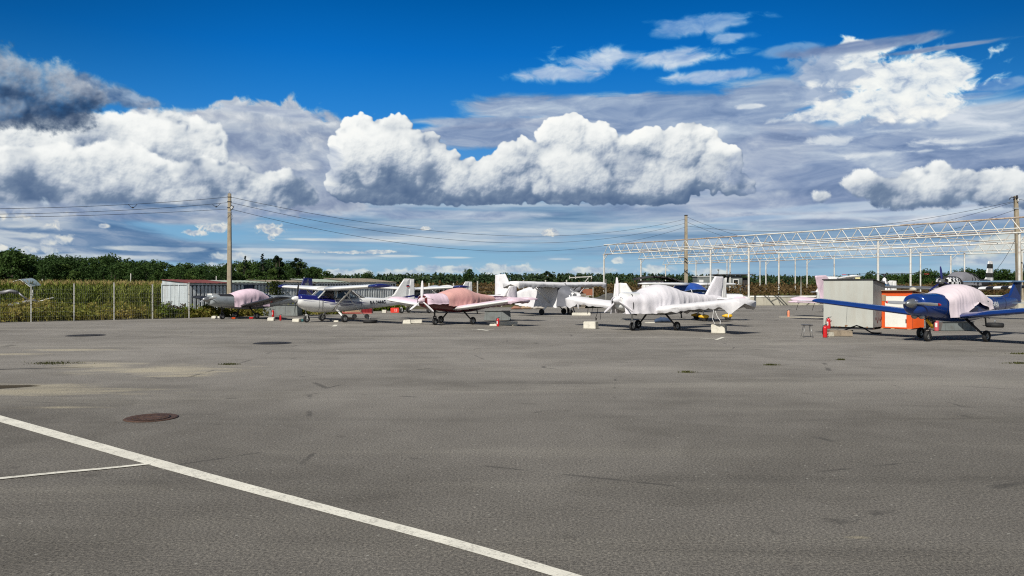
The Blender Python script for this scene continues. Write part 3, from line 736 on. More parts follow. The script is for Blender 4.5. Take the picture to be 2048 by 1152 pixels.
    tag(np_mesh('corn_field', V, Fq, leaf_mat('corn_leaf', S((.28, (.074, .109, .018)), (.5, (.150, .201, .030)), (.72, (.299, .292, .075))), .35, .3, fine=7.)), 'green corn field with pale tassels behind the left fence', 'corn field', kind='stuff')
    Q = P.copy(); Q[:, 2] = hh*.97
    parts = [blades(Q, .28*np.ones(n), .05, .5, rng, 1) for k in range(2)]
    V, Fq = join(parts)
    tag(np_mesh('corn_tassels', V, Fq, leaf_mat('tassel', S((.3, (.210, .150, .055)), (.6, (.390, .300, .123)), (.8, (.510, .420, .193))), .5, .2, fine=6.)), 'dry brown tassels standing over the corn field', 'corn tassels', kind='stuff')
    # tall weeds between fence and corn
    n = 30000; t = rng.random(n)*62-40; off = .15+rng.random(n)*6.2; xy = FN(t, off)
    k = ~((xy[:, 0] > -24.6) & (off > 1.0)); xy = xy[k]; off = off[k]; t = t[k]; n = len(xy)
    hh = (.35+.9*rng.random(n))*(.55+.35*np.clip(off/2.5, 0, 1))*(1.0+.35*np.sin(t*.9)*np.sin(t*.37+1)); hh = np.clip(hh, .15, 1.6)
    P = np.concatenate([xy, np.zeros((n, 1))], 1)
    st = blades(P, hh*1.1, .035, .22, rng, 2)
    lp = []
    for kk in range(3):
        Q = P + np.stack([rng.normal(size=n)*.08, rng.normal(size=n)*.08, hh*(.15+.8*rng.random(n))], -1)
        lp.append(quads(Q, .09+.06*rng.random(n), rng))
    V, Fq = join([st]+lp)
    tag(np_mesh('weeds', V, Fq, leaf_mat('weed_leaf', S((.3, (.072, .099, .011)), (.46, (.144, .158, .023)), (.58, (.254, .203, .048)), (.72, (.355, .273, .089)), (.85, (.490, .439, .172))), .45, .3, fine=4.)), 'tangled green and rusty weeds growing along the left fence', 'weeds', kind='stuff')
    # dry grass and weeds to the right and behind
    def meadow(name, x0, x1, y0f, depth, n, hlo, hhi, stops, label, cat, leaf=.12, z0=0.):
        x = x0+rng.random(n)*(x1-x0); y = y0f(x)+rng.random(n)**1.3*depth
        kx = 1.0+.25*fbm(x/5., y/9., 3, 5)
        hh = (hlo+(hhi-hlo)*rng.random(n))*kx
        P = np.stack([x, y, np.full(n, z0)], -1)
        parts = [blades(P, hh, .05, .2, rng, 1)]
        for kk in range(2):
            Q = P+np.stack([rng.normal(size=n)*.15, rng.normal(size=n)*.15, hh*(.3+.7*rng.random(n))], -1); parts.append(quads(Q, leaf*(.6+.9*rng.random(n)), rng))
        V, Fq = join(parts); return tag(np_mesh(name, V, Fq, leaf_mat(name+'_leaf', stops, .12, .25, fine=2.)), label, cat, kind='stuff')
    yw = lambda x: np.interp(x, [-12, -4, 6, 20, 60, 100], [76, 80, 84, 84, 93, 101])
    meadow('dry_grass', -14, 100, lambda x: yw(x)+3., 70, 42000, 1.5, 2.6, S((.3, (0.054, 0.041, 0.014)), (.5, (0.115, 0.074, 0.030)), (.65, (0.189, 0.119, 0.049)), (.85, (0.284, 0.203, 0.095))), 'tall brown dry grass behind the concrete wall and hangar frame', 'dry grass', .20)
    meadow('green_weeds', -14, 100, lambda x: yw(x)+1.0, 7, 9000, .5, 1.5, S((.3, (0.039, 0.055, 0.010)), (.55, (0.081, 0.094, 0.021)), (.8, (0.169, 0.156, 0.047))), 'green weeds growing right behind the concrete wall', 'weeds', .15)
    meadow('scrub', -120, 110, lambda x: 0*x+135, 60, 14000, 1.4, 2.9, S((.3, (0.036, 0.042, 0.012)), (.55, (0.090, 0.078, 0.024)), (.8, (0.168, 0.132, 0.048))), 'olive scrub stretching before the far forest', 'scrub', .5)
    # weeds at the container foot, with reddish docks
    n = 5200; t = rng.random(n)*22-2.5; off = rng.random(n)*1.0
    xy = np.array([-20.6, 48.6])+np.outer(t, [.56, .83])*1.0+np.outer(off, [-.83, .56])*.55 + np.array([.5, -.3])
    hh = (.2+.5*rng.random(n))*(.7+.5*np.sin(t*2.1)**2)*np.where(t < 3, 1.15, .9); P = np.concatenate([xy, np.zeros((n, 1))], 1)
    parts = [blades(P, hh, .04, .3, rng, 2)]
    for kk in range(4):
        Q = P+np.stack([rng.normal(size=n)*.08, rng.normal(size=n)*.08, hh*rng.random(n)], -1); parts.append(quads(Q, .11*np.ones(n), rng))
    V, Fq = join(parts); tag(np_mesh('bright_weeds', V, Fq, leaf_mat('bright_weed_leaf', S((.3, (.041, .071, .007)), (.5, (.110, .159, .014)), (.75, (.235, .259, .034))), .5, .3, fine=4.)), 'bright yellow-green weeds at the foot of the container row', 'weeds', kind='stuff')
    # reddish dock plants before the container end
    dm = leaf_mat('dock_seed', S((.3, (.035, .016, .010)), (.6, (.075, .032, .018)), (.8, (.12, .06, .03))), .5, .1, fine=5.)
    for i, (px, py, h) in enumerate(((322, 636.5, 1.0), (330, 636, .85), (338, 636, 1.05), (347, 635.5, .8), (357, 635.5, .75), (366, 635, .9))):
        n = 170; base = gp(px, py); a = rng.random(n)*6.28; r = rng.random(n)**.5*.10; st_ = rng.integers(0, 4, n)
        z = h*(.35+.65*rng.random(n)); lean = np.stack([(st_-1.5)*.10*z, (st_ % 2-.5)*.06*z, z], -1)
        P = np.array(base)[None, :]+lean+np.stack([np.cos(a)*r*.4, np.sin(a)*r*.4, 0*a], -1)
        Pb = np.repeat(np.array(base)[None, :], 4, 0)+np.stack([np.zeros(4), np.zeros(4), np.zeros(4)], -1)
        V, Fq = join([quads(P, .07*np.ones(n), rng)]+[blades(Pb, h*np.ones(4), .03, .12, rng, 2)])
        V = V-np.array(base)[None, :]
        o = np_mesh('dock_plant', V, Fq, dm); o.location = base
        tag(o, 'reddish brown dock plant in front of the white container end', 'plant', 'dock plants before the container end')
    # tufts in the asphalt
    tm = leaf_mat('tuft_leaf', S((.3, (.03, .035, .008)), (.6, (.08, .085, .02)), (.8, (.15, .14, .05))), 2., .2)
    for px, py, w, lab in ((105, 727, .62, 'scraggly dry weed patch growing from the asphalt on the left'), (1375, 745, .16, 'small green tuft in the asphalt below the white covered plane'), (1543, 730.5, .16, 'tiny dark tuft in the asphalt below the grey cabinet'),
                           (1681, 720, .1, 'tiniest grass tuft in the asphalt below the fire extinguishers'), (2040, 727, .3, 'green tuft in the asphalt at the right edge of the photo'), (2042, 708, .3, 'low green tuft beneath the blue plane wing at the right edge'), (460, 729, .25, 'small dry tuft on the sandy patch')):
        n = int(90+w*320); base = gp(px, py); P = np.stack([rng.normal(size=n)*w*.5, rng.normal(size=n)*w*.22, np.zeros(n)], -1)
        V, Fq = blades(P, .02+.04*rng.random(n), .016, .9, rng, 2); o = np_mesh('grass_tuft', V, Fq, tm); o.location = base
        tag(o, lab, 'grass tuft', kind='stuff')
# ============================================================ CONTAINERS, FENCES, POLES, HANGAR FRAME, SHEDS
def noise3(x, y=0., z=0.):
    from mathutils import noise
    return noise.noise(Vector((x, y, z)))
def build_containers():
    grey = mat('container_grey_paint', (.78, .81, .81), .6, .0, .18, 3.5, .5, (.22, .15, .10), .1, 30., streak=True)
    dkg = mat('container_gap_shade', (.022, .024, .025), .7, .1, .3, 2., .3)
    whit = mat('container_white_end', (.50, .55, .57), .5, .1, .10, 1.5, .4, (.22, .16, .11), streak=True)
    red = mat('red_roof_paint', (.20, .055, .04), .6, .1, .25, 2., .4, (.10, .05, .03))
    green = mat('pale_green_roof', (.40, .46, .38), .6, .1, .15, 1.5, .5, (.22, .15, .10))
    blue = mat('dark_blue_door', (.012, .035, .09), .5, .1, .3, 1.5, .3, (.03, .04, .05), streak=True)
    tan = mat('tan_roof', (.26, .22, .16), .8, 0, .3, 1.5, .7, (.12, .06, .035))
    O = Vector((-21.15, 49.0, 0)); d = Vector((.56, .83, 0)).normalized(); nrm = Vector((-d.y, d.x, 0))
    ang = math.atan2(d.y, d.x)
    def container(t0, L, h, hb, roof, label, first=False, bluedoor=None, pitch=.283, W=3.0, lean=0.):
        p = O+d*t0
        T = empty('storage_container', p, ang, label, 'container', 'corrugated containers in a row along the fence')
        zt = h-.14
        skip = bluedoor or (9e9, 9e9)
        b = MB(); x0 = .10; rw = .155
        while x0+pitch < L-.05:                         # standing ribs with rounded heads over a recessed sheet painted dark as gap shade
            if not (skip[0]-.2 < x0 < skip[1]):
                y0, y1 = -.035, .05; zt2 = zt-.05; q = []
                for x, z in ((x0, .12), (x0, zt2-.09), (x0+rw*.25, zt2-.02), (x0+rw*.5, zt2), (x0+rw*.75, zt2-.02), (x0+rw, zt2-.09), (x0+rw, .12)): q.append((x, z))
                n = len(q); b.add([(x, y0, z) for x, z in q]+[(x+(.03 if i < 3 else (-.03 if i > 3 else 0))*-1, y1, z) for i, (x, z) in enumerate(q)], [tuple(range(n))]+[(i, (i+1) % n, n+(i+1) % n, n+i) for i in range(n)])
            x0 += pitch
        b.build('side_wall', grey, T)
        # rounded rib heads and recess board between, gap shade put into its colour
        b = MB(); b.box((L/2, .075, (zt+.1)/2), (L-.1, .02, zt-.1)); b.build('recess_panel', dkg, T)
        b = MB()
        for xx in (.03, L-.03): b.box((xx, .02, h/2-.05), (.09, .10, h-.1))
        b.box((L/2, .015, zt+.03), (L-.02, .09, .12)); b.box((L/2, .02, .07), (L-.02, .1, .12))
        b.build('frame', grey, T)
        # end walls (fine vertical ribs), back wall
        for nm, xx, sgn, mt in (('end_wall', 0., -1, whit if first else grey), ('end_wall', L, 1, grey)):
            b = MB(); m = 30; vs = []
            for i in range(m*2+1):
                y = W*i/(m*2); o = .022 if i % 2 else 0.
                zt2 = (h-.03)+(hb-h)*y/W
                vs += [(xx-sgn*o, y, .05), (xx-sgn*o, y, zt2)]
            b.add(vs, [(2*i, 2*i+2, 2*i+3, 2*i+1) for i in range(m*2)])
            if first and sgn < 0:
                for z in (.12, h-.1): b.box((xx-.03, W*.5, z), (.04, W, .10))
                for yy in (.04, W-.04): b.box((xx-.035, yy, h/2), (.05, .09, h-.1))
                for yy in (W*.33, W*.5, W*.66): b.tube([(xx-.06, yy, .15), (xx-.06, yy, h-.1)], .016, 6)
            b.build(nm, mt, T)
        b = MB(); b.box((L/2, W, hb/2), (L-.1, .04, hb-.1)); b.build('back_wall', grey, T)
        b = MB(); m = int(L/.16); vs = []                       # corrugated roof sheet
        for i in range(m+1):
            x = -.08+(L+.12)*i/m; o = .022 if i % 2 else 0.
            s = .02*noise3(x*.8, t0)
            vs += [(x, -.14, h-.035+o+s), (x, W+.1, hb+o+s)]
        fs = [(2*i, 2*i+2, 2*i+3, 2*i+1) for i in range(m)]
        b.add(vs, fs); b.add([(a, b_, c-.012) for a, b_, c in vs], fs)
        b.build('roof', roof, T)
        if bluedoor:
            a, c = bluedoor; b = MB(); b.box(((a+c)/2, .03, zt/2+.05), (c-a, .04, zt-.1))
            D_ = b.build('door', blue, T)
            b = MB()
            for z in (.7, 1.15, 1.6): b.box(((a+c)/2, .005, z), (c-a-.04, .012, .02))
            for q in (.33, .66): b.box((a+(c-a)*q, .004, zt/2+.05), (.02, .012, zt-.15))
            b.build('ridge', blue, D_)
        return T
    container(0, 3.35, 2.24, 2.46, red, 'first container at the fence corner with rusty red roof and white end wall', True)
    container(3.38, 3.3, 2.30, 2.44, green, 'container with pale green roof and a dark blue door beside the utility pole', bluedoor=(.9, 1.65))
    container(6.72, 4.1, 2.36, 2.5, tan, 'rust-stained grey container behind the navy tail fin')
    container(10.86, 3.4, 2.38, 2.62, green, 'container with green-edged flat roof behind the white plane wing')
    container(14.3, 5.4, 2.42, 2.72, tan, 'last weathered container at the right end of the row')
    # small climbing shrub between containers
    rng = np.random.default_rng(3); base = O+d*6.7-nrm*.3
    n = 700; P = np.stack([rng.normal(size=n)*.35, rng.normal(size=n)*.12, .2+rng.random(n)*2.2], -1); V, Fq = quads(P, .11*np.ones(n), rng)
    o = np_mesh('climbing_shrub', V, Fq, MATS['leaf_bush']); o.location = base; o.rotation_euler = (0, 0, ang)
    tag(o, 'thin green shrub climbing the container wall beside the navy tail fin', 'shrub')

def build_fences():
    galv = mat('white_fence_paint', (.50, .50, .46), .6, .1, .2, 3., .45, (.18, .13, .09), kind='World')
    wire = mat('fence_wire', (.42, .43, .40), .5, .2, .1)
    T = empty('mesh_fence', gp(148, 642.5), 0, 'wire mesh fence on pale steel posts along the left apron edge', 'fence')
    o = T.location; pts = []
    for px, py, top in ((-85, 648.5, 571), (-12, 646.5, 573), (62, 644.3, 570), (148, 642.6, 568), (228, 640.2, 566), (305, 638.2, 569), (378, 636.2, 566)):
        p = gp(px, py); h = EYE+(HOR-top)/F*p.y; pts.append((p, h))
        b = MB(); q = p-o; b.box((q.x, q.y, h/2-.1), (.06, .06, h+.2), math.radians(39)); b.box((q.x, q.y, h+.01), (.075, .075, .03), math.radians(39))
        for z in (.5, 1.0, 1.5): b.box((q.x, q.y-.01, z), (.085, .085, .035), math.radians(39))
        b.build('post', galv, T)
    for (p, h), (p2, h2) in zip(pts[:-1], pts[1:]):
        b = MB(); a, c = p-o, p2-o; L = (c-a).length; d = (c-a)/L; H = min(h, h2)-.08
        for k in range(int(L/.10)):
            q = a+d*(k*.10); b.bar(q+Vector((0, 0, .05)), q+Vector((0, 0, H)), .0016)
        for z in np.arange(.06, H, .25): b.bar(a+Vector((0, 0, z)), c+Vector((0, 0, z)), .003)
        b.build('mesh_panel', wire, T, recalc=False)
    # far fence of concrete posts
    conc = mat('concrete_post', (.42, .41, .37), .9, 0, .2, 3., .3, kind='World')
    T = empty('post_and_wire_fence', (0, 78, 0), 0, 'fence of pale concrete posts before the brown field', 'fence'); o = T.location
    P = []
    for px, top in ((812, 570), (858, 566), (907, 566), (955, 562), (1003, 563), (1047, 561), (1091, 560), (1133, 560), (1176, 562)):
        D = 77.; x = (px-1024)/F*D; h = EYE+(HOR-top)/F*D; b = MB(); b.box((x, D-78, h/2), (.13, .13, h)); b.build('post', conc, T); P.append((x, D-78, h))
    b = MB()
    for z in (.5, 1., 1.5, 2.): b.bar((P[0][0], P[0][1], z), (P[-1][0], P[-1][1], z), .008)
    b.build('wire', wire, T, recalc=False)
    # lone posts in the weeds
    for px, py, top, lab in ((1212, 600, 560, 'thin pale pole beside the left hangar post'), (1602, 600, 554, 'short grey post in the dry grass right of the hangar frame'), (1649, 592, 553, 'thin post in the grass left of the grey cabinet roof')):
        D = 79. if px < 1300 else 88.; x = (px-1024)/F*D; h = EYE+(HOR-top)/F*D; b = MB(); b.tube([(0, 0, 0), (0, 0, h*.5), (0, 0, h)], .06, 8); b.lathe([(.06, h), (.07, h+.01), (.05, h+.04), (.001, h+.05)])
        o2 = b.build('post', conc); o2.name = 'fence_post'; o2.location = (x, D, 0); tag(o2, lab, 'post', None)
    for px, top in ((84, 558), (261, 547), (432, 552)):
        D = 75.; x = (px-1024)/F*D; h = EYE+(HOR-top)/F*D; b = MB(); b.tube([(0, 0, 0), (.02, 0, h*.6), (.03, 0, h)], [.07, .06, .045], 8)
        o2 = b.build('wooden_stake', conc); o2.location = (x, D, 0); tag(o2, 'thin pale stake standing in the corn field', 'stake', 'stakes in the corn field')

def build_poles():
    wood = mat('pole_concrete_brown', (.33, .28, .20), .9, 0, .25, 2.5, .4, (.09, .07, .05), .4, 12., streak=True)
    dark = mat('pole_dark_iron', (.03, .03, .035), .5, .3)
    steel = mat('pole_clamp', (.62, .63, .63), .35, .6)
    cable = mat('black_cable', (.012, .014, .02), .6)
    def pole(base, top, w0, w1, label, lean=(0, 0)):
        T = empty('utility_pole', base, 0, label, 'utility pole'); h = top
        b = MB(); r = []
        for t, w in ((0, w0), (.5, (w0+w1)/2), (1, w1)):
            c = Vector((lean[0]*t, lean[1]*t, h*t)); ww = w/2; q = ww*.72
            r.append([c+Vector(p) for p in ((-ww, -q, 0), (-ww*.8, -q*1.15, 0), (ww*.8, -q*1.15, 0), (ww, -q, 0), (ww, q, 0), (ww*.8, q*1.15, 0), (-ww*.8, q*1.15, 0), (-ww, q, 0))])
        b.loft(r, smooth=False); b.build('shaft', wood, T); return T
    # left pole
    D1 = 50.2; b1 = Vector(((459-1024)/F*D1, D1, 0)); h1 = EYE+(HOR-387)/F*D1
    T = pole(b1, h1, .30, .19, 'tall brown concrete pole in front of the container row')
    b = MB(); b.tube([(0, 0, h1), (-.01, 0, h1+.24)], .012, 6); b.build('spike', steel, T)
    for z, s in ((h1-.24, .21), (h1-.55, .22), (h1-.95, .23), (h1-1.25, .24)):
        b = MB(); b.box((0, 0, z), (s+.03, s*.8+.03, .05)); b.build('clamp', steel if s > .235 else dark, T)
    L = empty('floodlight', (0, 0, 0)); L.parent = T; L.location = (.17, -.02, h1-.95)
    b = MB(); b.box((.02, -.06, .02), (.18, .09, .22), M=Matrix.Rotation(.5, 3, 'Y')); b.build('housing', dark, L)
    b = MB(); b.box((.02, -.11, .0), (.14, .012, .17), M=Matrix.Rotation(.5, 3, 'Y')); b.build('glass', steel, L)
    b = MB(); b.tube([(-.12, 0, -.05), (.0, -.01, -.12), (.05, 0, -.06)], .018, 6); b.build('arm', dark, L)
    b = MB(); b.tube([(.1, 0, h1-1.3), (.2, 0, h1-1.5), (.24, 0, h1-1.65), (.14, 0, h1-1.75)], .008, 5); b.build('cable_loop', cable, T)
    # middle pole
    D2 = 88.; b2 = Vector(((1372-1024)/F*D2, D2, 0)); h2 = EYE+(HOR-431)/F*D2
    T2 = pole(b2, h2, .42, .30, 'grey-brown pole standing behind the left part of the hangar frame')
    b = MB(); b.box((0, 0, h2+.02), (.34, .3, .10)); b.build('cap', dark, T2)
    # right pole
    D3 = 66.; b3 = Vector(((2041-1024)/F*D3, D3, 0)); h3 = EYE+(HOR-392)/F*D3
    T3 = pole(b3, h3, .50, .27, 'leaning brown pole at the right edge with insulators on top', (-.42, 0))
    for z, dx, s in ((h3-.15, -.02, .22), (h3-.45, .08, .2), (h3-.3, -.28, .18)):
        b = MB(); b.lathe([(.001, 0), (s*.35, .02), (s*.45, .1), (s*.25, .16), (s*.42, .22), (s*.2, .3), (.001, .32)], (-.42+dx, -.2, z-.1), n=12); b.build('insulator', steel if dx > 0 else dark, T3)
    b = MB(); b.box((-.42, -.02, h3-1.1), (.36, .3, .12)); b.build('clamp', steel, T3)
    b = MB(); b.tube([(-.42, -.1, h3-.2), (-.85, -.1, h3-.1), (-1.05, -.1, h3-.3)], .04, 8); b.build('arm', dark, T3)
    b = MB(); b.tube([(-.2, -.2, 4.2), (.02, -.25, 4.1), (.1, -.25, 3.8), (.05, -.25, 3.5)], .03, 6); b.build('cable_loop', cable, T3)
    # overhead wires with sag, fitted to the photographed heights
    def wire(A, mid, B_, label, r=.014, grp='overhead wires between the poles', loops=()):
        pts = []
        for k in range(41):
            t = k/40.; pts.append(A*(2*(t-.5)*(t-1))+mid*(4*t*(1-t))+B_*(2*t*(t-.5)))
        c = bpy.data.objects.new('overhead_wire', None)
        b = MB(); b.tube([p for p in pts], r, 5)
        o = b.build('overhead_wire', cable, recalc=False); tag(o, label, 'wire', grp); bpy.data.objects.remove(c)
        for t in loops:
            k = int(t*40); p = pts[k]; q = p+(pts[k+1]-pts[k])*.5
            ww = .28
            b = MB(); b.tube([p+Vector((-ww, 0, 0)), p+Vector((-ww*.6, 0, -.1)), p+Vector((-.04, 0, -.22)), p+Vector((.04, 0, -.22)), p+Vector((ww*.6, 0, -.1)), p+Vector((ww, 0, .02))], r*1.2, 5)
            b.cyl(p+Vector((0, 0, -.2)), .045, .08, n=8); b.build('joint_loop', cable, o, recalc=False)
        return o
    pole_pt = lambda py, px=459, D=D1: at(px, py, D)
    m1 = (D1+D2)/2
    for y0, ym, y1, yl, ylm, lab in ((394, 473, 438, 415, 413, 'uppermost'), (405, 487, 446, 425, 424, 'middle'), (418, 506, 454, 434, 431, 'lowest')):
        # between left and middle pole: control point at half way in space
        midp = (pole_pt(y0)+at(1370, y1, D2))/2
        px = 1024+midp.x/midp.y*F; midp.z = at(px, {473: 472, 487: 486, 506: 503}[ym], midp.y).z
        wire(at(461, y0, D1), midp, at(1371, y1, D2), lab+' of the three wires from the left pole to the middle pole', .013)
        E_ = at(-260, yl+3, 34.); M_ = (at(457, y0+2, D1)+E_)/2; px = 1024+M_.x/M_.y*F; M_.z = at(px, ylm, M_.y).z
        wire(at(457, y0, D1), M_, E_, lab+' of the three wires leaving the left pole to the left', .012, loops={394: (.36,), 405: (.06,), 418: ()}[y0])
    def w2(ax, ay, AD, bx, by, BD, sag, lab):
        A = at(ax, ay, AD); B_ = at(bx, by, BD); M_ = (A+B_)/2; M_.z -= sag; wire(A, M_, B_, lab, .016)
    w2(1374, 452, D2, 2022, 404, D3, 1.45, 'long wire from the middle pole to the top of the right pole')
    w2(2028, 404, D3, 1620, 478, 100, .9, 'wire running from the right pole down to the left behind the trusses')
    w2(2029, 420, D3, 1700, 490, 105, .8, 'lower wire running from the right pole behind the trusses')
    w2(1374, 434, D2, 1560, 487, 105, .5, 'wire slanting down right from the top of the middle pole')
    w2(1374, 444, D2, 1540, 492, 110, .5, 'second wire slanting down right from the middle pole')
    w2(2036, 398, D3, 2200, 404, 60, .3, 'short wire leaving the right pole out of the frame')
    w2(2030, 480, D3, 1985, 548, 64, .25, 'loose curling wire hanging from the right pole')

def build_hangar():
    wh = mat('white_truss_paint', (.66, .66, .62), .55, .1, .12, 1.2, .55, (.30, .15, .07), kind='World')
    rust = mat('rust_streaked_truss', (.42, .36, .30), .7, .1, .3, 2.5, .9, (.24, .10, .05), kind='World')
    T = empty('hangar_frame', (24, 78, 0), 0, 'white steel hangar skeleton of open trusses on tall posts', 'hangar frame'); o = T.location
    ud = Vector((.60, -.80, 0)); un = Vector((.80, .60, 0))
    HT = 6.2
    def P(c, t): return ud*t+un*c
    rows = ((66.6, -69.3, [-69.3, -52.6, -47.7, -34.1, -23.0, -8.], 1.18), (81.6, -77.6, [-77.1, -61.3, -54.1, -38.3, -18.], 1.18), (103, -92.0, [-91.3, -70.6, -63.5, -43.3, -20.], 1.2))
    for c, t0, posts, dep in rows:
        t1 = -4.
        for q, off in ((wh, 0.),):
            b = MB()
            A, B_ = P(c, t0)-o, P(c, t1)-o
            z0, z1 = HT, HT+dep; wv = un*.0
            bay = 1.55; n = int((t1-t0)/bay)
            two = un*1.1
            def seg(a, b2, w, mi=0): b.cur = mi; b.bar(a, b2, w)
            Z = lambda z: Vector((0, 0, z))
            rr = random.Random(int(c))
            for k in range(n):
                a = A+ud*(k*bay); e = A+ud*((k+1)*bay)
                mi = 1 if noise3(k*.13, c) > .05 else 0
                b.cur = mi; b.tube([a+Z(z1), e+Z(z1)], .075, 6)
                b.cur = 0 if rr.random() > .2 else 1
                b.tube([a+Z(z0), e+Z(z0)], .07, 6)
                b.tube([a+two+Z(z0+.42), e+two+Z(z0+.42)], .062, 6)
                b.cur = 0
                m = (a+e)/2
                b.tube([a+Z(z0), m+Z(z1)], .04, 5); b.tube([m+Z(z1), e+Z(z0)], .04, 5)
            b.build('truss', [wh, rust], T, recalc=False)
        for t in posts:
            b = MB(); p = P(c, t)-o
            b.tube([p+Vector((0, 0, -.1)), p+Vector((0, 0, HT*.5)), p+Vector((0, 0, HT))], .105, 8)
            b.box(p+Vector((0, 0, HT-.02)), (.34, .3, .06)); b.box(p+Vector((0, 0, .95)), (.26, .26, .08))
            b.bar(p+Vector((0, 0, HT-.7)), p+ud*.7+Vector((0, 0, HT)), .06)
            b.build('post', wh, T, recalc=False)
            if c < 70:
                b = MB(); b.box(p+Vector((0, 0, .45)), (.42, .42, .92)); b.build('footing', MATS['conc'], T)
    # back row of thinner posts with a rail
    b = MB(); pv = None
    for px, yt in ((1392, 521), (1454, 519.5), (1520, 518), (1590.5, 515), (1668.5, 512), (1755, 506), (1841, 504), (1929, 506), (2044, 500)):
        D = (HT-EYE-.1)/(HOR-yt)*F; p = Vector(((px-1024)/F*D, D, 0))-o
        bb = MB(); bb.tube([p, p+Vector((0, 0, HT*.5)), p+Vector((0, 0, HT-.05))], .085, 7); bb.box(p+Vector((0, 0, HT-.1)), (.26, .26, .08)); bb.build('post', wh, T, recalc=False)
    # ties across the trusses (purlins)
    for t in (-60, -44, -30):
        b = MB()
        b.tube([P(66.6, t)-o+Vector((0, 0, HT+.1)), P(81.6, t)-o+Vector((0, 0, HT+.1))], .04, 6)
        b.build('tie_rod', wh, T, recalc=False)

def build_wall_sheds():
    conc = mat('pale_concrete', (.50, .47, .38), .9, 0, .15, .8, .5, (.26, .23, .18), .3, 8., streak=True, kind='World')
    MATS['conc'] = conc
    cap = mat('white_pipe', (.66, .66, .62), .5, 0, .12, 2., .4, (.2, .14, .1), kind='World')
    tar = mat('black_tar', (.02, .02, .022), .7, var=.3)
    T = empty('concrete_wall', (20, 82, 0), 0, 'low pale concrete wall with a white pipe along its top behind the apron', 'wall'); o = T.location
    pts = [(20.0, 80.9), (26, 82.1), (32, 83.6), (40, 85.4), (50, 87.8), (62, 90.6), (84, 95.4)]
    for a, c in zip(pts[:-1], pts[1:]):
        A = Vector((*a, 0))-o; B_ = Vector((*c, 0))-o; b = MB(); dd = (B_-A).normalized()*.012
        b.bar(A+dd+Vector((0, 0, .42)), B_-dd+Vector((0, 0, .42)), .28, .86); b.build('wall_section', conc, T)
        b = MB(); b.tube([A+Vector((0, 0, .955)), B_+Vector((0, 0, .955))], .10, 8); b.build('pipe', cap, T)
    # pink-white shed left
    pk = mat('pinkish_render', (.62, .50, .46), .85, 0, .2, 1.5, .6, (.70, .66, .62), .1, kind='Object'); dk = mat('dark_roofing', (.035, .033, .032), .85, 0, .4, 1.5, .4, (.10, .09, .08), .3)
    gy = mat('grey_green_panel', (.17, .19, .185), .7, 0, .18, 1.2, .4, (.10, .09, .075), streak=True); wf = mat('white_frame', (.70, .70, .68), .5)
    bk = mat('black_glass', (.01, .012, .014), .15)
    D = 93.
    def shed(px0, px1, ytop, D, dep, name, label):
        x0, x1 = (px0-1024)/F*D, (px1-1024)/F*D; return x0, x1, EYE+(HOR-ytop)/F*D
    x0, x1, h = shed(1283, 1327, 561, D, 3, '', '')
    T = empty('shed', (x0, D, 0), 0, 'small pinkish white shed under an overhanging dark roof behind the covered white plane', 'shed')
    b = MB(); b.box(((x1-x0)/2, 1.5, h/2), (x1-x0, 3, h)); b.build('wall', pk, T)
    b = MB(); n = 14; vs = []
    for i in range(n+1):
        t = i/n; x = -.5+t*6.; z = h+.25+.45*math.sin(math.pi*min(1, t*1.15))-.28*t; vs += [(x, -.6, z), (x, 3.4, z+.05), (x, 3.4, z-.20), (x, -.6, z-.18)]
    b.add(vs, [(4*i+k, 4*i+(k+1) % 4, 4*i+4+(k+1) % 4, 4*i+4+k) for i in range(n) for k in range(4)]+[(0, 1, 2, 3), (4*n, 4*n+3, 4*n+2, 4*n+1)]); b.build('roof', dk, T)
    b = MB(); b.box((x1-x0+1.2, 1.7, h/2), (1.9, 2.4, h-.1)); b.build('lean_to', dk, T)
    b = MB(); b.box((1.2, -.02, .75), (1.2, .06, 1.2)); b.build('door', wf, T)
    # grey container sheds
    D = 98.; x0, x1, h = shed(1395, 1432, 553, D, 3, '', '')
    T = empty('site_cabin', (x0, D, 0), 0, 'grey-green site cabin with a small white sign behind the hangar posts', 'cabin')
    b = MB(); b.box(((x1-x0)/2, 1.3, h/2+.15), (x1-x0, 2.6, h-.3)); b.build('wall', gy, T)
    b = MB(); b.box(((x1-x0)/2, 1.3, h+.03), (x1-x0+.15, 2.8, .08)); b.build('roof', wf, T)
    b = MB(); b.box((.5, -.02, h-.6), (.55, .03, .35)); b.build('sign', wf, T)
    b = MB(); b.tube([(x1-x0+.3, 0, h-.2), (x1-x0+.3, 0, h+.8)], .03, 6); b.cyl((x1-x0+.3, 0, h+.85), .12, .12, n=10); b.build('lamp_post', dk, T)
    x2, x3, h2 = shed(1458, 1496, 551, D, 3, '', '')
    T = empty('site_cabin', (x2, D, 0), 0, 'second grey cabin with a white-framed dark window right of the covered tail fin', 'cabin')
    b = MB(); b.box(((x3-x2)*.35, 1.3, h2/2), ((x3-x2)*.7, 2.6, h2-.1)); b.build('wall', gy, T)
    w_ = MB(); w_.box((.35*(x3-x2), -.03, h2-.85), (.75, .05, .75)); W_ = w_.build('window', wf, T)
    b = MB(); b.box((.35*(x3-x2), -.065, h2-.85), (.55, .03, .55)); b.build('pane', bk, W_)
    b = MB(); b.box((.55, 1.2, h2+.10), ((x3-x2)+2.6, 3.1, .13)); b.build('roof', dk, T)
    b = MB(); b.box(((x3-x2)*.86, 1.5, h2/2-.1), ((x3-x2)*.30, 2.4, h2-.4)); b.build('lean_to', dk, T)
    x2, x3, h2 = shed(1434, 1458, 552, D+1, 3, '', '')
    T = empty('porch', (x2, D+1, 0), 0, 'open black porch with white diagonal braces between the two grey cabins', 'porch')
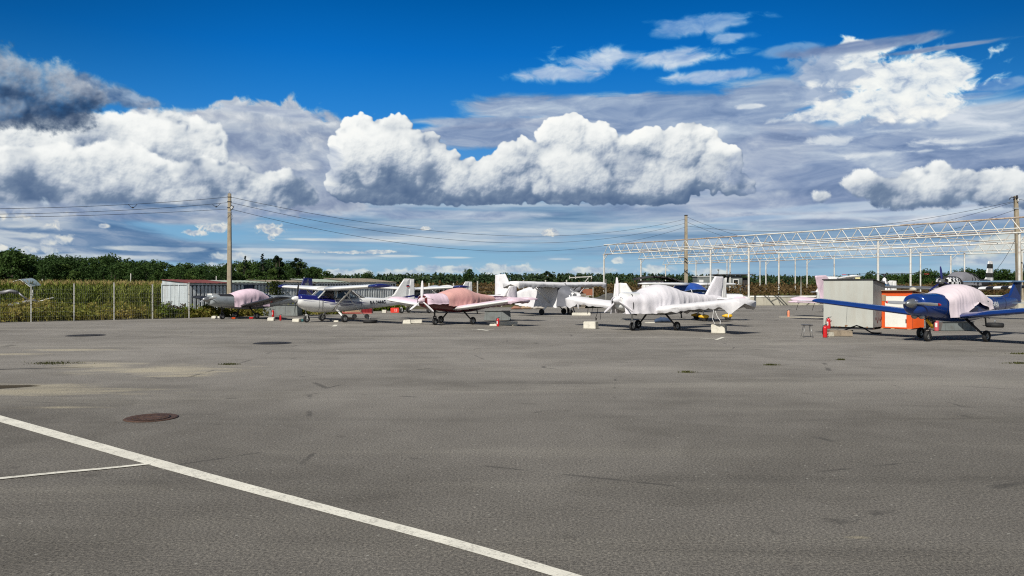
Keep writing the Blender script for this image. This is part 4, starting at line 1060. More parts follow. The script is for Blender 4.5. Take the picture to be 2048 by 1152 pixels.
    b = MB(); b.box(((x3-x2)/2, 2., h2/2), (x3-x2-.06, .1, h2)); b.build('back_panel', tar, T)
    b = MB(); b.box(((x3-x2)/2, 1, h2+.1), (x3-x2-.06, 2.4, .12)); b.build('roof', dk, T)
    for xx in (.05, x3-x2-.1):
        b = MB(); b.bar((xx, 0, 0), (xx, 0, h2), .09); b.build('post', wf, T)
    b = MB(); b.bar((.1, 0, h2-1.2), (x3-x2-.2, 0, h2-.1), .08); b.build('brace', wf, T)
    # dark earth heap behind the fence
    g2 = mat('dark_gravel_heap', (.085, .082, .075), .95, 0, .4, 1.5, .5, (.05, .05, .045), 1., 6., kind='World')
    N, M = 60, 18; V = []
    for j in range(M+1):
        for i in range(N+1):
            u, v = i/N, j/M; x = 7.6+u*12.5; y = 80.5+v*5.5
            e = math.sin(math.pi*u)**.5*math.sin(math.pi*v)
            V.append((x, y, -.05+e*(1.55+.35*noise3(x*.8, y*.8)+.15*noise3(x*3, y*3))))
    Fq = np.array([(j*(N+1)+i, j*(N+1)+i+1, (j+1)*(N+1)+i+1, (j+1)*(N+1)+i) for j in range(M) for i in range(N)])
    o = np_mesh('gravel_heap', np.array(V), Fq, g2, smooth=True); tag(o, 'long dark gravel heap behind the apron left of the hangar posts', 'gravel heap')
    # long dark roll lying before it
    b = MB(); A = at(1160, 601, 70.5); A.z = 0; B_ = at(1250, 601, 72.); B_.z = 0
    pts = [A.lerp(B_, k/14.)+Vector((0, .12*noise3(k*.7), .26+.05*noise3(k*.9, 3))) for k in range(15)]
    b.tube(pts, [.18]+[.27+.05*noise3(k*1.3, 9) for k in range(13)]+[.16], 10); o = b.build('dark_roll', mat('black_green_roll', (.012, .018, .017), .6)); tag(o, 'long dark rolled tarp lying behind the wing of the covered white plane', 'tarp')
# ============================================================ AIRCRAFT
EXP = 2.35
def ring(x, zc, hw, hh, n=28, e=EXP):
    out = []
    for k in range(n):
        t = 2*math.pi*k/n; c, s_ = math.cos(t), math.sin(t)
        out.append(Vector((x, hw*math.copysign(abs(c)**(2/e), c), zc+hh*math.copysign(abs(s_)**(2/e), s_))))
    return out
def interp_st(st, x):
    xs = [s[0] for s in st][::-1]
    return [float(np.interp(x, xs, [s[i] for s in st][::-1])) for i in (1, 2, 3)]
def smooth_st(st, k=5):
    """Catmull-Rom refinement of the stations"""
    out = []
    for i in range(len(st)-1):
        p = [np.array(st[max(0, min(len(st)-1, j))], float) for j in (i-1, i, i+1, i+2)]
        for q in range(k):
            t = q/k; out.append(tuple(.5*((2*p[1])+(p[2]-p[0])*t+(2*p[0]-5*p[1]+4*p[2]-p[3])*t*t+(3*p[1]-p[0]-3*p[2]+p[3])*t**3)))
    out.append(tuple(st[-1])); return out
def fuselage(st, name, m, parent):
    b = MB(); b.loft([ring(*s) for s in smooth_st(st)]); return b.build(name, m, parent)
def side_y(st, x, z):
    st = smooth_st(st, 5)
    zc, hw, hh = interp_st(st, x); d = min(.98, abs(z-zc)/hh); return hw*(1-d**EXP)**(1/EXP)
def text_on_side(s, st, x0, z0, size, m, parent, sgn=1, name='registration', slant=0., sx=1.):
    cu = bpy.data.curves.new('t', 'FONT'); cu.body = s; cu.size = size; cu.space_character = 1.05; cu.offset = size*.022; cu.resolution_u = 3
    ob = bpy.data.objects.new('t', cu); link(ob); bpy.context.view_layer.update()
    me = bpy.data.meshes.new_from_object(ob); bpy.data.objects.remove(ob); me.name = name
    bm = bmesh.new(); bm.from_mesh(me); bmesh.ops.triangulate(bm, faces=bm.faces)
    bmesh.ops.subdivide_edges(bm, edges=[e for e in bm.edges if e.calc_length() > size*.2], cuts=2); bm.to_mesh(me); bm.free()
    for v in me.vertices:
        x = x0 - v.co.x*sx*sgn; z = z0+v.co.y + (v.co.x*slant)
        v.co = Vector((x, sgn*(side_y(st, x, z)+.016), z))
    me.materials.clear(); me.materials.append(m)
    o = bpy.data.objects.new(name, me); link(o, parent); return o
AF = [(1, 0), (.85, 1), (.65, 1), (.45, 1), (.28, 1), (.14, 1), (.05, 1), (.012, 1), (0, 0), (.012, -1), (.05, -1), (.14, -1), (.28, -1), (.5, -1), (.75, -1)]
def yt(x): return 5*(.2969*math.sqrt(x)-.126*x-.3516*x*x+.2843*x**3-.1015*x**4)
def airfoil(xle, c, t, y, z, camber=.02, tw=0.):
    out = []
    for x, s_ in AF:
        zz = s_*yt(x)*t*c + camber*c*4*x*(1-x)
        out.append(Vector((xle-x*c, y, z+zz+tw*(x-.3)*c)))
    return out
def wing(name, m, parent, sgn, y0, y1, xle0, xle1, c0, c1, z0, z1, t=.14, tipr=True, tipm=None, camber=.02):
    b = MB(); R = []; ss = [0, .2, .4, .6, .8, .93]
    for s in ss: R.append(airfoil(xle0+(xle1-xle0)*s, c0+(c1-c0)*s, t, sgn*(y0+(y1-y0)*s), z0+(z1-z0)*s, camber))
    for s, k in ((.97, .86), (.99, .62), (1.0, .25)):
        c = c0+(c1-c0)*s; cc = c*(k+.12) if tipr else c
        R.append(airfoil(xle0+(xle1-xle0)*s-(c-cc)*.45, cc, t*k, sgn*(y0+(y1-y0)*s), z0+(z1-z0)*s, camber))
    b.loft(R, True, True); o = b.build(name, m, parent)
    if tipm:
        b = MB(); q = [airfoil(xle1+.012, c1+.024, t*1.1, sgn*(y0+(y1-y0)*s), z0+(z1-z0)*s, camber) for s in (.86, .97)]
        q.append(airfoil(xle1-.1*c1, c1*.84, t*.6, sgn*(y0+(y1-y0)*1.003), z1, camber)); b.loft(q); b.build('wing_tip', tipm, parent)
    return o
def control_line(parent, m, sgn, ya, yb, x, z0, z1, L=.012):
    b = MB(); b.bar((x, sgn*ya, z0), (x, sgn*yb, z1), L, .006); return b.build('aileron_gap', m, parent)
def fin(name, m, parent, pts, t=.09, y=0.):
    """pts outline (x,z) counter-clockwise; thin lens section"""
    b = MB(); n = len(pts); cx = sum(p[0] for p in pts)/n; cz = sum(p[1] for p in pts)/n
    A = [Vector((x, y+.008, z)) for x, z in pts]; C = [Vector((cx+(x-cx)*.72, y+t/2, cz+(z-cz)*.80)) for x, z in pts]
    A2 = [Vector((p.x, y-.008, p.z)) for p in A]; C2 = [Vector((p.x, y-t/2, p.z)) for p in C]
    vs = A+C+A2+C2; fs = []
    for i in range(n):
        j = (i+1) % n; fs += [(i, j, n+j, n+i), (2*n+j, 2*n+i, 3*n+i, 3*n+j), (j, i, 2*n+i, 2*n+j)]
    fs += [tuple(range(n, 2*n)), tuple(reversed(range(3*n, 4*n)))]
    b.add(vs, fs, False); return b.build(name, m, parent)
def wheel(parent, c, r, w, axis_rz=0.):
    T = empty('wheel', c); T.parent = parent; T.location = c; T.rotation_euler = (0, 0, axis_rz)
    b = MB(); pr = [(r*.52, -w*.40), (r*.72, -w*.5), (r*.90, -w*.44), (r*.985, -w*.2), (r, 0), (r*.985, w*.2), (r*.90, w*.44), (r*.72, w*.5), (r*.52, w*.40)]
    b.lathe(pr+[(r*.50, 0), pr[0]], (0, 0, 0), 'Y', 26); b.build('tyre', MATS['rubber'], T)
    b = MB(); b.lathe([(.001, -w*.30), (r*.18, -w*.34), (r*.2, -w*.2), (r*.42, -w*.24), (r*.54, -w*.40), (r*.54, w*.40), (r*.42, w*.24), (r*.2, w*.2), (r*.18, w*.34), (.001, w*.30)], (0, 0, 0), 'Y', 20); b.build('rim', MATS['rim'], T)
    return T
def propeller(parent, x, z, R, nb, a0, mb, msp, ch=.13, sr=.17, sl=.42, tipm=None, cloth=False):
    T = empty('propeller', (0, 0, 0)); T.parent = parent; T.location = (x, 0, z)
    b = MB(); b.lathe([(sr, -.02), (sr*1.0, .04), (sr*.92, sl*.35), (sr*.66, sl*.7), (sr*.34, sl*.92), (.001, sl)], (0, 0, 0), 'X', 22); b.build('spinner', msp, T)
    for k in range(nb):
        a = a0+2*math.pi*k/nb; b = MB(); Rg = []
        for s, c, tw in ((.08, .35, 60), (.2, .75, 50), (.4, 1.0, 35), (.65, .98, 24), (.85, .78, 18), (.96, .55, 16), (1., .2, 15)):
            cc = ch*c*(1.2 if cloth else 1); t = math.radians(tw); th = .018*(1.3-s)*(1.7 if cloth else 1)
            r_ = []
            for q in range(10):
                u = 2*math.pi*q/10; lx = cc/2*math.cos(u); ly = th*math.sin(u)
                X = lx*math.sin(t)+ly*math.cos(t); Yl = lx*math.cos(t)-ly*math.sin(t)
                rad = R*s
                r_.append(Vector((X+.06, math.cos(a)*rad-math.sin(a)*Yl, math.sin(a)*rad+math.cos(a)*Yl)))
            Rg.append(r_)
        b.loft(Rg); B_ = b.build('blade', mb, T)
        if tipm:
            b = MB(); Rt = []
            for i, s in ((4, .90), (5, .965), (6, 1.004)):
                base = Rg[i]; c0 = sum(base, Vector())/len(base); rad = R*s
                d = Vector((0, math.cos(a), math.sin(a))); off = d*(rad-(c0.dot(d)))
                Rt.append([c0+off+(p-c0)*1.12 for p in base])
            b.loft(Rt); b.build('blade_tip', tipm, T)
    return T
def fold(x, y, z, sc=1.): 
    x = x+.35*noise3(x*.9, z*1.1, 4.)
    a = noise3(x*2.3*sc, y*1.2*sc, z*.8*sc); c = noise3(x*4.4*sc+5, y*2.6*sc, z*1.3*sc)
    return a*.9+(1-abs(c)*2.2)*.38
def body_cover(name, m, parent, st, hem, amp=.03, nx=70, flare=.05, seed=0., open_front=True, tight=1.0, hemjag=.05):
    """cloth thrown over a fuselage: st = (x, z_shoulder, half width, rise); hem(x) = height of the lower edge"""
    st = smooth_st(st, 6); xs = [s[0] for s in st][::-1]
    g = lambda x: [float(np.interp(x, xs, [s[i] for s in st][::-1])) for i in (1, 2, 3)]
    b = MB(); R = []; NP = 34
    for i in range(nx+1):
        x = st[0][0]+(st[-1][0]-st[0][0])*i/nx; zs, hw, hr = g(x); row = []
        for side in (-1, 1):
            pts = []
            hz = hem(x)+hemjag*noise3(x*3+seed, side*3., seed)
            for k in range(NP//2+1):
                s = k/(NP/2)
                if s < .55:
                    ph = s/.55*math.pi/2; y = hw*math.sin(ph)**(.92); z = zs+hr*math.cos(ph)**(.85) if k else zs+hr
                    fl = .35+.65*s/.55
                else:
                    t = (s-.55)/.45; y = hw*(1-.03*t)+flare*t*t; z = zs+(hz-zs)*t; fl = 1.+.5*t
                d = fold(x+seed, side*y, z)*amp*fl
                nz = max(0, (z-zs)/max(hr, .05)) if s < .55 else 0
                y2 = y+d*(1-.8*nz); z2 = z+d*.9*nz
                pts.append(Vector((x+amp*.4*noise3(y*4, z*4, x*4+seed), side*max(0, y2), z2)))
            row.append(pts)
        R.append(list(reversed(row[0]))+row[1][1:])
    b.loft(R, False, False, closed=False); o = b.build(name, m, parent)
    return o
def wing_cover(name, m, parent, sgn, y0, y1, xle0, xle1, c0, c1, z0, z1, t=.15, drop=.14, tipdrop=.22, amp=.02, seed=0., n=36, rear=.10):
    b = MB(); R = []
    for i in range(n+1):
        s = i/n; c = c0+(c1-c0)*s; xl = xle0+(xle1-xle0)*s; y = y0+(y1-y0)*s; z = z0+(z1-z0)*s
        endk = sstep(np.float64(s), .80, 1.0); k = 1-.35*max(0, (s-.97)/.03)
        jag = .5+.9*abs(noise3(y*1.9+seed, seed)); dr = drop*jag + tipdrop*float(endk)*(1+.8*noise3(y*5, 3+seed)); re = rear*(.6+.9*abs(noise3(y*2.3+seed, 7.)))+tipdrop*.6*float(endk)
        row = []
        row.append((xl-.02*c, z-dr*1.0)); row.append((xl+.012, z-dr*.5)); row.append((xl+.028, z-.02))
        for x in (0.0, .03, .08, .16, .28, .42, .56, .7, .84, .97):
            row.append((xl+.02-x*c*1.02, z+.022+yt(max(x, .001))*t*c+.02*c*4*x*(1-x)))
        row.append((xl-c-.03, z-.02)); row.append((xl-c-.025, z-re*.5)); row.append((xl-c+.02, z-re))
        pts = []
        for q, (X, Z) in enumerate(row):
            d = fold(X*1.2+seed, y*1.1, Z, 1.)*amp; edge = 1.8 if q < 3 or q > 12 else .7
            pts.append(Vector((X+(d*edge if q < 3 else (-d*edge if q > 12 else 0)), sgn*(y+.01*noise3(X*5, Z*5, y)), z+(Z-z)*k+(d*edge if 3 <= q <= 12 else 0))))
        R.append(pts)
    # closed rag end at the tip
    b.loft(R, False, False, closed=False)
    e = R[-1]; c = sum(e, Vector())/len(e)+Vector((0, sgn*.05, -.05)); nb = len(e)
    b.add(e+[c], [(i, i+1, nb) for i in range(nb-1)], True)
    return b.build(name, m, parent)
def fin_cover(name, m, parent, pts, t=.13, amp=.02, seed=0.):
    """cloth sock over a fin: ruled between front edge and rear edge"""
    (xf0, z0), (xf1, z1), (xr1, zr1), (xr0, zr0) = pts
    b = MB(); n, k = 16, 12; R = []
    for i in range(n+1):
        s = i/n; F_ = Vector((xf0+(xf1-xf0)*s, 0, z0+(z1-z0)*s)); B_ = Vector((xr0+(xr1-xr0)*s, 0, zr0+(zr1-zr0)*s)); row = []
        for q in range(2*k):
            u = q/k if q < k else 2-q/k; sg = 1 if q < k else -1
            p = F_.lerp(B_, u); w = t/2*math.sin(math.pi*min(.95, u*.9+.07))**.6*(1-.25*s) if 0 < u < 1 else 0
            d = fold(p.x*1.6+seed, sg*.5, p.z*1.6)*amp
            row.append(Vector((p.x+d*.5, sg*(w+.01+max(-w*.6, d)), p.z+d*.4)))
        R.append(row)
    b.loft(R, False, True); return b.build(name, m, parent)
def gear_leg(parent, a, c, r=.035, name='gear_leg', m=None):
    b = MB(); b.tube([a, (Vector(a)+Vector(c))/2, c], [r*1.15, r, r*.85], 8); return b.build(name, m or MATS['gear'], parent)
def strap(parent, pts, r=.012, m=None, name='strap'):
    b = MB(); b.tube(pts, r, 5); return b.build(name, m or MATS['black'], parent)

def plane_mats():
    M = MATS
    M['rubber'] = mat('tyre_rubber', (.014, .014, .015), .75, var=.3, vscale=8)
    M['rim'] = mat('wheel_rim', (.45, .45, .44), .35, .7, .15, 8., .3)
    M['gear'] = mat('gear_paint_black', (.03, .03, .035), .4, .2, .2)
    M['gearw'] = mat('gear_paint_white', (.68, .68, .66), .4, .0, .08)
    M['black'] = mat('black_strap', (.015, .015, .017), .7)
    M['white'] = mat('aircraft_white', (.76, .76, .74), .28, 0, .05, 1.5, .15, (.35, .33, .30), coat=.3)
    M['navy'] = mat('navy_paint', (.012, .016, .12), .25, 0, .12, 2., .1, coat=.4)
    M['blue'] = mat('metallic_blue_paint', (.008, .042, .22), .22, .25, .12, 1.5, .12, (.03, .05, .10), coat=.6)
    M['bluel'] = mat('blue_grey_panel', (.20, .33, .48), .35, .2, .1, 2.)
    M['alu'] = mat('grey_aircraft_paint', (.40, .435, .45), .38, .35, .10, 1.2, .3, (.16, .16, .16))
    M['alud'] = mat('dull_aluminium', (.34, .35, .35), .35, .75, .12, 3., .2)
    M['propgrey'] = mat('propeller_grey', (.36, .37, .38), .4, .35, .08, 3.)
    M['redtip'] = mat('red_tip', (.45, .02, .015), .45)
    M['red'] = mat('aircraft_red', (.10, .006, .008), .3, 0, .12, coat=.4)
    M['pink'] = cloth_mat('pale_pink_cloth', (.74, .57, .65), (.68, .52, .60), .55, .07)
    M['salmon'] = cloth_mat('salmon_cloth', (.68, .37, .33), (.62, .33, .30), .5, .08)
    M['blush'] = cloth_mat('blush_white_cloth', (.70, .61, .64), (.64, .55, .59), .55, .08)
    M['lilac'] = cloth_mat('lilac_white_cloth', (.72, .695, .725), (.66, .64, .67), .6, .08)
    M['wcloth'] = cloth_mat('white_cloth', (.74, .73, .74), (.66, .65, .67), .8, .10)
    M['dcloth'] = cloth_mat('grey_cloth', (.20, .20, .22), (.15, .15, .17), .6, .2)
    M['bcloth'] = cloth_mat('blue_cloth', (.016, .07, .33), (.01, .05, .24), .7, .1)
    M['letters'] = mat('black_lettering', (.008, .012, .02), .4)
    M['wletters'] = mat('white_lettering', (.72, .74, .76), .4)
    m, g, b = newmat('cabin_glass'); M['glass'] = m
    gl = g.new('ShaderNodeBsdfGlossy'); gl.inputs['Roughness'].default_value = .05; gl.inputs[0].default_value = (.8, .85, .9, 1)
    tr = g.new('ShaderNodeBsdfTransparent'); tr.inputs[0].default_value = (.42, .47, .50, 1); fr = g.new('ShaderNodeFresnel'); fr.inputs[0].default_value = 1.45
    mx = g.new('ShaderNodeMixShader'); out = [x for x in m.node_tree.nodes if x.type == 'OUTPUT_MATERIAL'][0]
    g.put(mx.inputs[0], g.math('ADD', fr.outputs[0], .06)); g.put(mx.inputs[1], tr.outputs[0]); g.put(mx.inputs[2], gl.outputs[0]); g.put(out.inputs[0], mx.outputs[0])
    M['interior'] = mat('cabin_interior', (.05, .05, .055), .8)
    # livery of the white high-wing: navy nose top and three thin speed lines
    m, g, b = newmat('white_with_navy_stripes'); M['livery'] = m
    tc = g.new('ShaderNodeTexCoord'); sp = g.new('ShaderNodeSeparateXYZ'); g.put(sp.inputs[0], tc.outputs['Object']); X, Z = sp.outputs[0], sp.outputs[2]
    n = g.noise(tc.outputs['Object'], 1.5, 5, .6)
    c = g.ramp(n, [(.3, c4(.76, .76, .745)), (.7, c4(.83, .83, .82))])
    navy = c4(.012, .014, .13)
    def gt(a, v, k=.006): return g.step(g.math('SUBTRACT', a, v) if not isinstance(v, float) else a, (v if isinstance(v, float) else 0)-k, (v if isinstance(v, float) else 0)+k)
    # curve z(x) of the main line: high at the nose, falling along the cabin, rising to the tail
    base = g.math('ADD', 1.10, g.math('MULTIPLY', g.math('SUBTRACT', X, .2), .085))
    topc = g.math('ADD', 1.27, g.math('MULTIPLY', g.math('MAXIMUM', g.math('SUBTRACT', 1.5, X), 0.), -.16))
    cowl = g.math('MULTIPLY', g.step(g.math('SUBTRACT', Z, topc), -.008, .008), g.math('MULTIPLY', g.step(X, .15, .17), g.math('SUBTRACT', 1., g.step(g.math('SUBTRACT', Z, g.math('ADD', 1.46, g.math('MULTIPLY', g.math('SUBTRACT', X, 1.5), .16))), .03, .045))))
    cowl = g.math('MULTIPLY', g.step(g.math('SUBTRACT', Z, topc), -.008, .008), g.step(X, .15, .17))
    c = g.mix(cowl, c, navy)
    for off, w, xa, xb in ((.10, .026, -2.2, 2.0), (.035, .018, -1.9, 1.9), (-.07, .020, -1.4, .9), (-.14, .016, -1.0, .55), (-.05, .014, 1.2, 2.05)):
        d = g.math('ABSOLUTE', g.math('SUBTRACT', g.math('SUBTRACT', Z, base), off))
        ln = g.math('MULTIPLY', g.math('SUBTRACT', 1., g.step(d, w*.7, w*1.1)), g.math('MULTIPLY', g.step(X, xa, xa+.5), g.math('SUBTRACT', 1., g.step(X, xb-.1, xb))))
        c = g.mix(ln, c, navy)
    tl = g.math('MULTIPLY', g.math('SUBTRACT', 1., g.step(g.math('ABSOLUTE', g.math('SUBTRACT', Z, g.math('ADD', 1.24, g.math('MULTIPLY', g.math('SUBTRACT', -4.2, X), .14)))), .045, .055)), g.math('SUBTRACT', 1., g.step(X, -4.0, -3.6)))
    c = g.mix(tl, c, navy)
    g.put(b.inputs['Base Color'], c); b.inputs['Roughness'].default_value = .28; b.inputs['Coat Weight'].default_value = .3
    # checkered cowling
    m, g, b = newmat('checkered_paint'); M['check'] = m
    tc = g.new('ShaderNodeTexCoord'); ck = g.new('ShaderNodeTexChecker'); g.put(ck.inputs[0], g.vec('Object', (1, 1, 1), (.03, .05, .02))); ck.inputs['Scale'].default_value = 5.2; ck.inputs[1].default_value = g4(.75); ck.inputs[2].default_value = g4(.012)
    g.put(b.inputs['Base Color'], ck.outputs[0]); b.inputs['Roughness'].default_value = .3
    m, g, b = newmat('black_white_bands'); M['bands'] = m
    sp = g.new('ShaderNodeSeparateXYZ'); tc = g.new('ShaderNodeTexCoord'); g.put(sp.inputs[0], tc.outputs['Object'])
    w = g.math('PINGPONG', g.math('MULTIPLY', sp.outputs[2], 1.), .30); g.put(b.inputs['Base Color'], g.mix(g.step(w, .145, .155), g4(.015), g4(.75))); b.inputs['Roughness'].default_value = .3
    m, g, b = newmat('wing_bands'); M['wbands'] = m
    sp = g.new('ShaderNodeSeparateXYZ'); tc = g.new('ShaderNodeTexCoord'); g.put(sp.inputs[0], tc.outputs['Object'])
    w = g.math('PINGPONG', g.math('ADD', sp.outputs[1], 40.02), .42); g.put(b.inputs['Base Color'], g.mix(g.step(w, .205, .215), g4(.015), g4(.75))); b.inputs['Roughness'].default_value = .3

LOW = [(2.42, 1.33, .30, .26), (2.34, 1.31, .42, .345), (2.05, 1.27, .49, .41), (1.5, 1.23, .53, .45), (.9, 1.19, .56, .48), (.2, 1.13, .57, .48), (-.7, 1.11, .55, .47), (-1.6, 1.15, .45, .42), (-2.6, 1.22, .31, .33), (-3.6, 1.28, .19, .25), (-4.3, 1.32, .10, .18), (-4.55, 1.34, .05, .13)]
def scaled(st, kz=1., dz=0.): return [(a, b*kz+dz, c, d*kz) for a, b, c, d in st]
def low_wing(label, mid, fwd, P):
    """P: dictionary of colours and options"""
    T = empty('light_aircraft', (mid[0], mid[1], 0), math.atan2(fwd[1], fwd[0]), label, 'airplane')
    kz = P.get('kz', 1.); st = scaled(LOW, kz); body = P['body']
    f = fuselage(st, 'fuselage', body, T)
    # canopy
    if P.get('canopy', True):
        b = MB(); cs = [(.95, 1.62*kz, .30, .04), (.6, 1.60*kz, .44, .22), (.1, 1.56*kz, .50, .36), (-.5, 1.52*kz, .50, .38), (-1.1, 1.5*kz, .44, .28), (-1.6, 1.48*kz, .32, .08)]
        b.loft([ring(*s, n=20, e=2.1) for s in smooth_st(cs, 4)]); c = b.build('canopy', P.get('canopym', MATS['glass']), T)
        b = MB()
        for x in (.45, -.55, -1.05):
            zc, hw, hh = [float(np.interp(x, [s[0] for s in cs][::-1], [s[i] for s in cs][::-1])) for i in (1, 2, 3)]
            b.tube([p+Vector((0, 0, .005)) for p in ring(x, zc, hw+.01, hh+.01, 20, 2.1)[0:11]], .02, 5)
        b.build('canopy_frame', body, c)
    wm = P.get('wing', body); hs = P.get('span', 4.75); z0, z1 = .86*kz, P.get('tipz', 1.30)
    for s, nm in ((1, 'wing'), (-1, 'wing')):
        W = wing('wing', wm if s > 0 else P.get('wing2', wm), T, s, .45, hs, .75, .75+P.get('sweep', .35), 1.55, 1.25, z0, z1, .145)
        if not P.get('wcover'):
            for ya, yb in ((.6, 2.3), (2.35, hs-.25)):
                k = lambda y: (y-.45)/(hs-.45)
                b = MB(); yy = [ya, yb]; pts = []
                for y in yy:
                    q = k(y); c = 1.55-.3*q; xl = .75+P.get('sweep', .35)*q; zz = z0+(z1-z0)*q
                    pts.append(Vector((xl-c*.76, s*y, zz+yt(.76)*.145*c+.02*c*4*.76*.24+.003)))
                b.bar(pts[0], pts[1], .016, .008); b.build('control_surface_gap', MATS['gear'], T, recalc=False)
    if P.get('ttail'):
        fin('fin', body, T, [(-3.5, 1.36), (-3.95, 1.62), (-4.35, 2.08), (-4.95, 2.10), (-4.92, 1.30), (-4.3, 1.26)], .10)
        fin('dorsal_strake', body, T, [(-2.9, 1.45), (-3.9, 1.66), (-4.2, 1.5), (-3.4, 1.36)], .06)
        for s in (-1, 1): wing('tailplane', P.get('tailm', body), T, s, .0, 1.95, -4.20, -4.25, .86, .78, 2.12, 2.13, .09, camber=0.)
        b = MB(); b.bar((-3.9, .12, 1.29), (-4.7, .42, 1.29), .05, .02); b.build('ventral_strake', P.get('tailm', body), T)
    else:
        fz = P.get('finz', 2.45); fo = P.get('finoff', 0.)
        fm = P.get('finm', body)
        fin('fin', fm, T, [(-3.2, 1.42*kz), (-3.75, 1.52*kz), (-4.25, fz), (-4.62, fz+.02), (-4.60, 1.2*kz), (-4.2, 1.16*kz)], .09)
        fin('rudder', P.get('rudm', fm), T, [(-4.635, fz+.01), (-4.93, fz-.03), (-5.02, 1.32*kz), (-4.85, 1.10*kz), (-4.63, 1.16*kz)], .06)
        for s in (-1, 1): wing('tailplane', P.get('tailm', body), T, s, .05, 1.5, -3.95, -4.1, .88, .72, 1.33*kz, 1.35*kz, .10, camber=0.)
    # gear
    r = .20
    gm = P.get('gearm', MATS['gear'])
    for s in (-1, 1):
        gear_leg(T, (.05, s*.45, .82*kz), (0, s*1.08, r+.02), .042, m=gm); wheel(T, (0, s*1.16, r), r, .13)
    gear_leg(T, (1.62, 0, .88*kz), (1.58, 0, .42), .045, 'nose_leg', P.get('nosem', gm))
    b = MB(); b.bar((1.58, .09, .43), (1.56, .09, .19), .03, .05); b.bar((1.58, -.09, .43), (1.56, -.09, .19), .03, .05); b.bar((1.58, -.1, .43), (1.58, .1, .43), .05, .05); b.build('nose_fork', P.get('nosem', gm), T)
    wheel(T, (1.56, 0, .185), .185, .12)
    b = MB(); b.bar((-.75, .75, .82*kz), (-.8, .75, .52), .03, .06); b.bar((-.80, .65, .52), (-.80, .95, .52), .08, .02); b.build('boarding_step', MATS['gear'], T)
    # engine details
    b = MB()
    for s in (-1, 1):
        b.lathe([(.001, 0), (.10, .0), (.105, .03), (.085, .03), (.08, -.02)], (2.37, s*.22, 1.36*kz), 'X', 14)
    b.build('air_intake', MATS['gear'], T)
    b = MB(); b.tube([(1.75, .18, .88*kz), (1.70, .2, .74*kz), (1.55, .22, .70*kz)], .035, 8); b.build('exhaust_pipe', MATS['gear'], T)
    if P.get('prop', True):
        propeller(T, 2.42, 1.34*kz, P.get('pr', .95), P.get('nb', 2), P.get('pa', 0.), P.get('propm', MATS['propgrey']), P.get('spinm', MATS['alud']), tipm=P.get('tipm'), cloth=P.get('cloth', False), sl=P.get('sl', .42))
    return T, st

